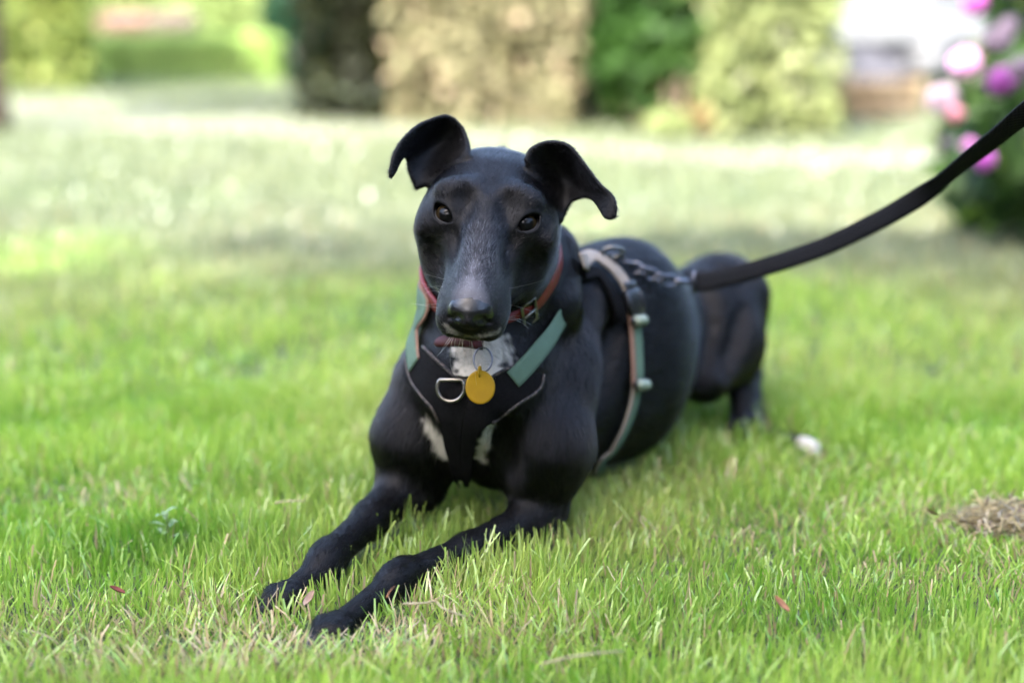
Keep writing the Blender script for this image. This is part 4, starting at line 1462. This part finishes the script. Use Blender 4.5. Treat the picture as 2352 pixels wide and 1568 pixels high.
# ------------------------------------------------------------------ coat: short hairs lying along the body
def dog_fur(n):
    P0, P1, P2, P3 = (DV[DQ[:, k]] for k in range(4))
    cr = np.cross(P2 - P0, P3 - P1)
    ar = np.linalg.norm(cr, axis=1) / 2
    fn = nrm(cr)
    cen = (P0 + P1 + P2 + P3) / 4
    vn = np.zeros_like(DV)
    for k in range(4):
        for a in range(3):
            vn[:, a] += np.bincount(DQ[:, k], cr[:, a], len(DV))
    vn = nrm(vn)
    h = head_local(cen)
    ed = np.min([np.linalg.norm(cen - e[0], axis=1) for e in EYES], axis=0)
    op = np.zeros(len(cen), bool)
    for ec, edr, eh, ev in EYES:                                           # bare rims and the inside of the openings
        q = cen - ec
        hh, vv, dd = q @ eh, q @ ev, q @ edr
        e = np.clip(1 - (hh / .0118) ** 2, 0, 1)
        op |= (np.linalg.norm(q, axis=1) < .019) & (np.abs(vv) < .0088 * e ** .7) & (dd > 0)
    dens = np.ones(len(cen))
    hd = (np.linalg.norm(h - np.array([0, -.01, -.02]), axis=1) < .15)
    dens[hd] = 2.6
    dens[nose_f | op] = 0
    dens[cen[:, 2] < .004] = 0
    ed_ = near(cen, ear_pts[::2]) < .006
    dens[ed_] = 1.5
    pr = ar * dens
    idx = rng.choice(len(cen), n, p=pr / pr.sum())
    u, v = rng.uniform(0, 1, n)[:, None], rng.uniform(0, 1, n)[:, None]
    w = [(1 - u) * (1 - v), u * (1 - v), u * v, (1 - u) * v]
    p = sum(w[k] * DV[DQ[idx, k]] for k in range(4))
    nn = nrm(sum(w[k] * vn[DQ[idx, k]] for k in range(4)))
    fl = DOG.flow(p)
    hl_ = head_local(p)
    # swirl of the face: away from the mid line of the muzzle, up and out over the forehead
    side = HEAD_M[:, 0]
    sw = np.clip(1 - np.linalg.norm(hl_ - np.array([0, .03, 0]), axis=1) / .12, 0, 1)
    fl = nrm(fl + (np.sign(hl_[:, 0]) * np.minimum(np.abs(hl_[:, 0]) / .03, 1) * sw * .7)[:, None] * side)
    fl = fl + rng.normal(0, .16, (n, 3)) + (np.stack([vnoise(p, 45, s) for s in (1, 2, 3)], 1) - .5) * .5
    t = nrm(fl - nn * (fl * nn).sum(1)[:, None])
    is_ear = near(p, ear_pts[::2]) < .006
    headf = sstep(.16, .12, np.linalg.norm(hl_ - np.array([0, -.01, -.02]), axis=1))
    L = (.0105 * (1 - headf) + .0060 * headf)
    L = np.where(hl_[:, 1] > .05, np.interp(hl_[:, 1], [.05, .095], [.0055, .0030]) * headf + L * (1 - headf), L)
    L = np.where(p[:, 2] < .085, L * np.interp(p[:, 2], [.04, .085], [.55, 1]), L)
    L = np.where(is_ear, .0042, L)
    eD = np.min([np.linalg.norm(p - e[0], axis=1) for e in EYES], axis=0)
    L = np.where(eD < .022, np.minimum(L, .0018 + np.maximum(eD - .0135, 0) * .4), L)
    ntip = np.linalg.norm(hl_ - np.array([0, .0985, -.022]), axis=1)
    L = np.where(ntip < .026, np.minimum(L, .0016 + np.maximum(ntip - .017, 0) * .25), L)
    L = L * rng.uniform(.65, 1.2, n)
    sp = np.concatenate([s[0] for s in STRAP_PTS]); sh = np.concatenate([np.full(len(s[0]), s[1]) for s in STRAP_PTS])
    ds = near(p, sp)
    under = ds < np.median(sh) + .004
    L = np.where(under, np.minimum(L, .0035), L)
    lift = np.where(is_ear, .16, .20) * (rng.uniform(.5, 1.3, n) + .9 * (vnoise(p, 300, 12) - .3)) * np.where(under, .3, 1)
    K = 4
    pts = np.empty((n, K, 3), np.float32)
    for k in range(K):
        s = k / (K - 1)
        pts[:, k] = p + (t * s + nn * (lift * (s - .35 * s * s))[:, None]) * L[:, None] - nn * .0002
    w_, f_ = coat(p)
    r_ = rng.uniform(0, 1, n)
    ish = rng.uniform(0, 1, n)
    white = r_ < w_
    frost_highlight = (ish < f_ * .45) & ~white
    cl = vnoise(p, 420, 9) * vnoise(p, 160, 8)
    base = BLK[None] * (.5 + 1.0 * rng.uniform(0, 1, n) ** 2 + 5.0 * np.maximum(cl - .25, 0))[:, None] * np.array([1.08, 1.0, 1.0])
    col = np.where(white[:, None], WHT[None] * rng.uniform(.75, 1.1, n)[:, None], base)
    cool = white & (hl_[:, 1] > .035) & (np.linalg.norm(hl_, axis=1) < .14) & (hl_[:, 2] > -.035)
    col[cool] = np.array([.40, .39, .43]) * rng.uniform(.7, 1.1, cool.sum())[:, None]
    col[frost_highlight] = np.array([.085, .080, .084])
    lite = (rng.uniform(0, 1, n) < .06) & ~white & ~frost_highlight
    col[lite] = np.array([.022, .019, .018])
    rad = np.where(headf > .5, .000085, .00011)[:, None] * np.linspace(1, .25, K)[None]
    return pts, rad, col


def hair_object(name, pts, rad, col, mat, parent):
    n, K, _ = pts.shape
    hc = bpy.data.hair_curves.new(name)
    hc.add_curves([K] * n)
    hc.points.foreach_set("position", pts.reshape(-1).astype(np.float32))
    ra = hc.attributes.get("radius") or hc.attributes.new("radius", 'FLOAT', 'POINT')
    ra.data.foreach_set("value", np.broadcast_to(rad, (n, K)).reshape(-1).astype(np.float32))
    ca = hc.attributes.new("tint", 'FLOAT_COLOR', 'POINT')
    c4 = np.concatenate([np.repeat(col, K, 0), np.ones((n * K, 1))], 1).astype(np.float32)
    ca.data.foreach_set("color", c4.ravel())
    hc.materials.append(mat)
    o = bpy.data.objects.new(name, hc)
    COL.objects.link(o)
    o.parent = parent
    return o


fur_m = bpy.data.materials.new("dog_hair"); fur_m.use_nodes = True
nt = fur_m.node_tree; N_ = nt.nodes; L_ = nt.links
N_.remove(N_["Principled BSDF"])
hb = N_.new("ShaderNodeBsdfHairPrincipled"); hb.parametrization = 'COLOR'
at_ = N_.new("ShaderNodeAttribute"); at_.attribute_name = "tint"
L_.new(at_.outputs["Color"], hb.inputs["Color"])
hb.inputs["Roughness"].default_value = .20
hb.inputs["IOR"].default_value = 1.30
hb.inputs["Radial Roughness"].default_value = .30
hb.inputs["Random Roughness"].default_value = .2
L_.new(hb.outputs[0], N_["Material Output"].inputs["Surface"])
SC.cycles_curves.shape = 'RIBBONS'

fp, fr, fc = dog_fur(380000)
fur = hair_object("fur", fp, fr, fc, fur_m, dog)
tag(fur, kind="stuff")

# whiskers: a few long pale hairs on lips, chin and brows
wr = np.random.default_rng(4)
roots, dirs = [], []
for s in (-1, 1):
    for i in range(6):
        roots.append((s * (.024 + wr.normal(0, .002)), .070 + wr.normal(0, .010), -.036 + wr.normal(0, .006)))
        dirs.append((s * 1.0, -.45 + wr.normal(0, .2), -.05 + wr.normal(0, .2)))
for i in range(13):
    x = wr.uniform(-.016, .016)
    roots.append((x, .083 + wr.normal(0, .006), -.059)); dirs.append((x * 25 + wr.normal(0, .25), .15 + wr.normal(0, .25), -1))
for s in (-1, 1):
    for i in range(1):
        roots.append((s * .024, -.008, .020)); dirs.append((s * .3 + wr.normal(0, .2), .2, 1))
rp0 = np.array([HL(*q) for q in roots]); rd = nrm(np.array(dirs) @ HEAD_M.T)
rp0, rn_ = DOG.snap(rp0, 0.0)
wl = wr.uniform(.008, .021, len(rp0))
K = 8
wp = np.empty((len(rp0), K, 3))
sag = nrm(wr.normal(0, 1, (len(rp0), 3)))
for k in range(K):
    s = k / (K - 1)
    wp[:, k] = rp0 + (rd * s + rn_ * .3 * s + sag * .42 * s * s + np.array([0, 0, -.25]) * s * s) * wl[:, None]
wh = hair_object("whiskers", wp, np.linspace(.00010, .00003, K)[None], np.tile(np.array([[.40, .39, .37]]), (len(rp0), 1)), fur_m, dog)
tag(wh, kind="stuff")
# ------------------------------------------------------------------ grass
GRASS_M = leaf_mat("grass_blade", .32, .33, .75)
grr = np.random.default_rng(3)


def grass_field(name, label, y0, y1, dens, w0, hgt, segs, seed, side=.16, xw=.40, pale=0.0):
    r = np.random.default_rng(seed)
    wmax = y1 * xw + side
    n = int((y1 - y0) * 2 * wmax * dens)
    x, y = r.uniform(-wmax, wmax, n), r.uniform(y0, y1, n)
    k = np.abs(x) < y * xw + side
    x, y = x[k], y[k]
    p2 = np.stack([x, y], 1)
    n = len(x)
    big, mid, fine = vnoise(p2, 2.2, 1), vnoise(p2, 9, 2), vnoise(p2, 30, 3)
    # bare thatchy spots and lush tufts, with the dog's contact shade painted in
    dry = np.zeros(n); lush_shade = np.zeros(n)
    for (u, v, a, b, amp) in DRY:
        c = G(u, v); dry = np.maximum(dry, amp * np.exp(-((x - c[0]) / a) ** 2 - ((y - c[1]) / b) ** 2))
    for (u, v, a, b, amp) in LUSH_SHADE:
        c = G(u, v); lush_shade = np.maximum(lush_shade, amp * np.exp(-((x - c[0]) / a) ** 2 - ((y - c[1]) / b) ** 2))
    h = hgt * (.45 + .50 * mid + .55 * big * fine) * r.uniform(.45, 1.40, n) * (1 - .30 * dry) * (1 + .45 * lush_shade)
    az = r.uniform(0, 2 * math.pi, n) * .85 + vnoise(p2, 14, 7) * 6
    lean = np.abs(r.normal(.22, .22, n)) + dry * r.uniform(0, .9, n)
    d = np.stack([np.cos(az), np.sin(az)], 1)
    wdt = w0 * r.uniform(.45, 1.35, n)
    fa = az + r.normal(0, .9, n) + math.pi / 2                                # which way the blade's width runs
    wx = np.stack([np.cos(fa), np.sin(fa), np.zeros(n)], 1)
    S = np.linspace(0, 1, segs + 1)
    C = np.empty((n, segs + 1, 3))
    curve = r.uniform(.2, 1.0, n)
    for i, s in enumerate(S):
        o = h * lean * (s * (1 - curve) + curve * s * s * 1.2)
        C[:, i, :2] = p2 + d * o[:, None]
        C[:, i, 2] = h * s * np.sqrt(np.maximum(1 - (lean * .55 * s) ** 2, .12)) - .003
    if y0 < 1.9:
        near_dog = (x > -.36) & (x < .45) & (y > .85) & (y < 1.95)
        q = np.where(near_dog)[0]
        ok = np.ones(n, bool)
        root = C[q, 0] + np.array([0, 0, .010])
        m1 = DOG.eval(root); m2 = DOG.eval(C[q, segs // 2]); m3 = DOG.eval(C[q, -1])
        ok[q] = (m1 > .002) & (m2 > .003) & (m3 > .003)
        # blades pushed over at the flank of the body lose their height
        C, n, h, wdt, wx, dry, lush_shade, big, mid = C[ok], ok.sum(), h[ok], wdt[ok], wx[ok], dry[ok], lush_shade[ok], big[ok], mid[ok]
    cut = (r.uniform(0, 1, n) < .38)[:, None]                                  # mown blades end square
    prof = np.where(cut, np.interp(S, [0, .25, .7, 1], [.75, 1, .95, .75])[None], np.interp(S, [0, .25, .7, 1], [.75, 1, .75, .08])[None])
    Lf = C + wx[:, None, :] * (prof[:, :, None] * wdt[:, None, None] / 2)
    Rt = C - wx[:, None, :] * (prof[:, :, None] * wdt[:, None, None] / 2)
    V = np.stack([Lf, Rt], 2).reshape(-1, 3)
    m = (segs + 1) * 2
    b0 = np.arange(n)[:, None] * m
    F = np.concatenate([b0 + [2 * i, 2 * i + 1, 2 * i + 3, 2 * i + 2] for i in range(segs)])
    f = np.clip(.25 + .55 * mid + r.normal(0, .22, n), 0, 1)[:, None]
    col = np.array([.092, .225, .016]) * (1 - f) + np.array([.330, .440, .075]) * f
    yel = np.clip(big * 1.25 - .42 + r.normal(0, .15, n), 0, .7)[:, None]
    col = col * (1 - yel) + np.array([.38, .355, .135]) * yel
    col = col * (1 - .58 * lush_shade[:, None]) + np.array([.030, .130, .010]) * .58 * lush_shade[:, None]
    yy = C[:, 0, 1]
    glare_ = np.clip(pale * sstep(2.1, 3.2, yy + (big - .5) * .7) + r.normal(0, .08, n) * (yy > 2.4), 0, 1)[:, None]  # washed-out sun glare painted into the far blades' colour
    col = col * (1 - glare_) + np.array([.135, .150, .090]) * glare_
    st = r.uniform(0, 1, n) < (.04 + .50 * dry) * (yy < 3.4)
    col[st] = np.array([.36, .28, .15]) * r.uniform(.6, 1.15, st.sum())[:, None] + np.array([.03, .0, 0]) * r.uniform(0, 1, st.sum())[:, None]
    bt = np.repeat(col, m, 0)
    # the foot of every blade is paler, as in mown turf
    ft = np.tile(np.repeat(np.interp(S, [0, .3], [1, 0]), 2), n)[:, None]
    bt = bt * (1 - .3 * ft) + np.array([.16, .19, .06]) * .3 * ft
    o = mesh_np(name, V, F, GRASS_M, smooth=True, attrs={"tint": bt})
    tag(o, label, kind="stuff")
    return o


DRY = [(1250, 1500, .12, .03, .5), (420, 1540, .2, .04, .7), (1850, 1240, .12, .05, .45), (2200, 1330, .12, .05, .45), (250, 1150, .12, .06, .35), (1500, 1250, .08, .04, .35), (620, 1500, .16, .05, .95), (880, 1470, .14, .035, .9), (380, 1440, .10, .03, .5), (2290, 1225, .09, .07, .9), (2080, 1190, .10, .05, .55), (1010, 1400, .06, .02, .6),
       (1900, 1090, .08, .05, .5), (140, 1480, .12, .05, .6), (1650, 1120, .1, .04, .35)]
LUSH_SHADE = [(800, 1170, .06, .05, .8), (930, 1150, .05, .06, .8), (1080, 1180, .06, .06, .8), (1480, 1090, .08, .06, .9), (1640, 985, .10, .08, .9), (900, 1280, .03, .03, .6), (400, 1270, .09, .05, 1.0), (1000, 1240, .07, .09, .75), (640, 1140, .12, .06, .6), (1530, 1450, .10, .06, .5), (1560, 1000, .12, .10, .9), (1900, 1440, .2, .05, .45), (560, 1290, .06, .05, .7)]  # green tufts, plus contact shade painted beside the legs and belly
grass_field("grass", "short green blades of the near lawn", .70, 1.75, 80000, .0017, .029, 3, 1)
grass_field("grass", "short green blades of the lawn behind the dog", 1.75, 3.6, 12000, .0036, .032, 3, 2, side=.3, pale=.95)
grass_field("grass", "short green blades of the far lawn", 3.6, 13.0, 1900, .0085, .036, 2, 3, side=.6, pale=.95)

# ------------------------------------------------------------------ bits lying on the grass
STRAW = noise_mat("pale_straw", (.22, .18, .10), (.32, .27, .17), 60, .7, .3)
RUST = noise_mat("rust_brown_leaf", (.11, .042, .012), (.19, .08, .03), 90, .6, .3)


def lie(u, v, z=.030):
    return G(u, v, z)


def stalk(name, label, pts, rad, cat="straw", z=.034, mat=None, extra=None):
    q = np.array([lie(u, v, z + dz) for u, v, dz in pts])
    c = q.mean(0); e = empty(name, c); tag(e, label, cat, "bits of dry stalk lying on the lawn")
    mb = MB(); mb.tube(spline(q - c, 14), np.linspace(rad, rad * .6, 14), 8); mb.build("stem", mat or STRAW, e)
    for x in (extra or []):
        q2 = np.array([lie(u, v, z + dz) for u, v, dz in x])
        mb = MB(); mb.tube(spline(q2 - c, 8), np.linspace(rad * .9, rad * .4, 8), 8); mb.build("side_shoot", mat or STRAW, e)


stalk("dry_stalk", "forked pale straw stalk beside the near front paw", [(925, 1386, 0), (975, 1384, .002), (1000, 1380, .003), (1020, 1398, .001), (1070, 1415, -.006)], .0009, extra=[[(1000, 1380, .003), (1006, 1374, .006), (1010, 1368, .008)]])
stalk("dry_stalk", "pale straw stalk lying at the bottom of the picture", [(1245, 1524, .0), (1310, 1508, .004), (1370, 1500, .004), (1432, 1494, 0)], .0010)
stalk("dry_stalk", "short thin straw lying level in the dark grass left of the chest", [(632, 1154, 0), (665, 1150, .003), (700, 1150, .002)], .0010)
stalk("dry_stalk", "thin brown twig lying across the near front paw", [(888, 1372, .006), (897, 1355, .010), (906, 1346, .010)], .0006, cat="twig", mat=RUST)


def dead_leaf(label, u, v, L, W_, ang, mat, z=.036, curl=.5, tilt=.5):
    c = lie(u, v, z)
    V = []
    for i, s in enumerate(np.linspace(-1, 1, 11)):
        w = W_ * (1 - s * s) ** .7 / 2 + .0003
        for k, t in enumerate((-1, -.4, 0, .4, 1)):
            x = s * L / 2; y = t * w; zz = curl * (abs(t) ** 1.5) * w + .18 * L * s * s * curl
            V.append((x, y, zz))
    V = np.array(V) @ rot('y', tilt).T @ rot('z', ang).T
    F = [[i * 5 + k, i * 5 + k + 1, i * 5 + k + 6, i * 5 + k + 5] for i in range(10) for k in range(4)]
    V = np.concatenate([V, V - np.array([0, 0, .0004])]); F = F + [[f[3] + 55, f[2] + 55, f[1] + 55, f[0] + 55] for f in F]
    o = mesh_np("dead_leaf", V, F, mat)
    o.location = c
    tag(o, label, "leaf", "fallen leaves on the lawn")


PINKLEAF = noise_mat("pinkish_dry_leaf", (.20, .13, .09), (.30, .21, .15), 80, .7, .3)
dead_leaf("rust brown dead leaf in the grass at the lower right", 1794, 1388, .016, .006, -.9, RUST)
dead_leaf("pinkish dry leaf between the two front paws", 712, 1378, .015, .0055, 1.1, PINKLEAF, z=.030, tilt=-.5, curl=1.1)
dead_leaf("dark red dead leaf in the grass left of the paws", 268, 1356, .013, .007, .2, noise_mat("dark_red_leaf", (.10, .02, .01), (.16, .04, .02), 80, .7, .3), z=.028)
dead_leaf("small peach leaf near the straw clump on the right", 2140, 1178, .016, .007, .5, PINKLEAF, z=.036)

# a heap of raked dry grass at the right edge
hb_ = lie(2338, 1228, 0.0)
heap = empty("dry_grass_heap", hb_); tag(heap, "small heap of raked dry grass at the right edge of the lawn", "grass heap")
r_ = np.random.default_rng(31)
V, F, C_ = [], [], []
n_ = 900
for i in range(n_):
    a = r_.uniform(0, 2 * math.pi); q = r_.uniform(0, 1) ** .6
    c = np.array([math.cos(a) * q * .055, math.sin(a) * q * .040, .012 + (1 - q * q) * .016 * r_.uniform(.3, 1.1)])
    d = nrm(r_.normal(0, 1, 3) * np.array([1, 1, .35])); L = r_.uniform(.012, .040); cu = r_.normal(0, .010, 3)
    w = nrm(np.cross(d, r_.normal(0, 1, 3))) * r_.uniform(.0004, .0009)
    b = len(V)
    for s in (-.5, -.17, .17, .5):
        m_ = c + d * L * s + cu * (.25 - s * s)
        m_[2] = max(m_[2], .004)
        V += [m_ + w, m_ - w]
    for k in range(3):
        F.append([b + 2 * k, b + 2 * k + 1, b + 2 * k + 3, b + 2 * k + 2])
    cl = np.array([.34, .275, .14]) * r_.uniform(.4, 1.3) if r_.uniform() > .15 else np.array([.12, .08, .05])
    C_ += [cl] * 8
o_ = mesh_np("dry_blades", V, F, GRASS_M, heap, attrs={"tint": np.array(C_)})
tag(o_, kind="stuff")

# a lance-leaved weed standing in the tuft at the left
wb_ = lie(384, 1268, 0.0)
weed = empty("weed", wb_); tag(weed, "small grey green weed with lance-shaped leaves in the dark grass tuft on the left", "weed")
WEED = leaf_mat("weed_leaf", .25, .5, .35)
mb = MB(); mb.tube(spline([(0, 0, 0), (.002, 0, .016), (.001, .001, .036)], 8), np.linspace(.0012, .0007, 8), 6)
mb.build("stem", noise_mat("weed_stem", (.10, .16, .04), (.14, .20, .06), 60), weed)
for i in range(9):
    a = i * 2.4; zz = .012 + i * .003; L = .017 - i * .0007
    V, F = [], []
    for k, s in enumerate(np.linspace(0, 1, 7)):
        w = .0030 * math.sin(math.pi * min(1, s * .92 + .06)) ** .8
        for t in (-1, 0, 1):
            V.append((s * L, t * w, .004 * math.sin(s * 2.2) + abs(t) * .0008))
    F = [[k * 3 + j, k * 3 + j + 1, k * 3 + j + 4, k * 3 + j + 3] for k in range(6) for j in range(2)]
    V = np.array(V) @ rot('z', a).T + np.array([0, 0, zz])
    mesh_np("leaf", V, F, WEED, weed, attrs={"tint": np.tile(np.array([.15, .22, .09]), (len(V), 1))})
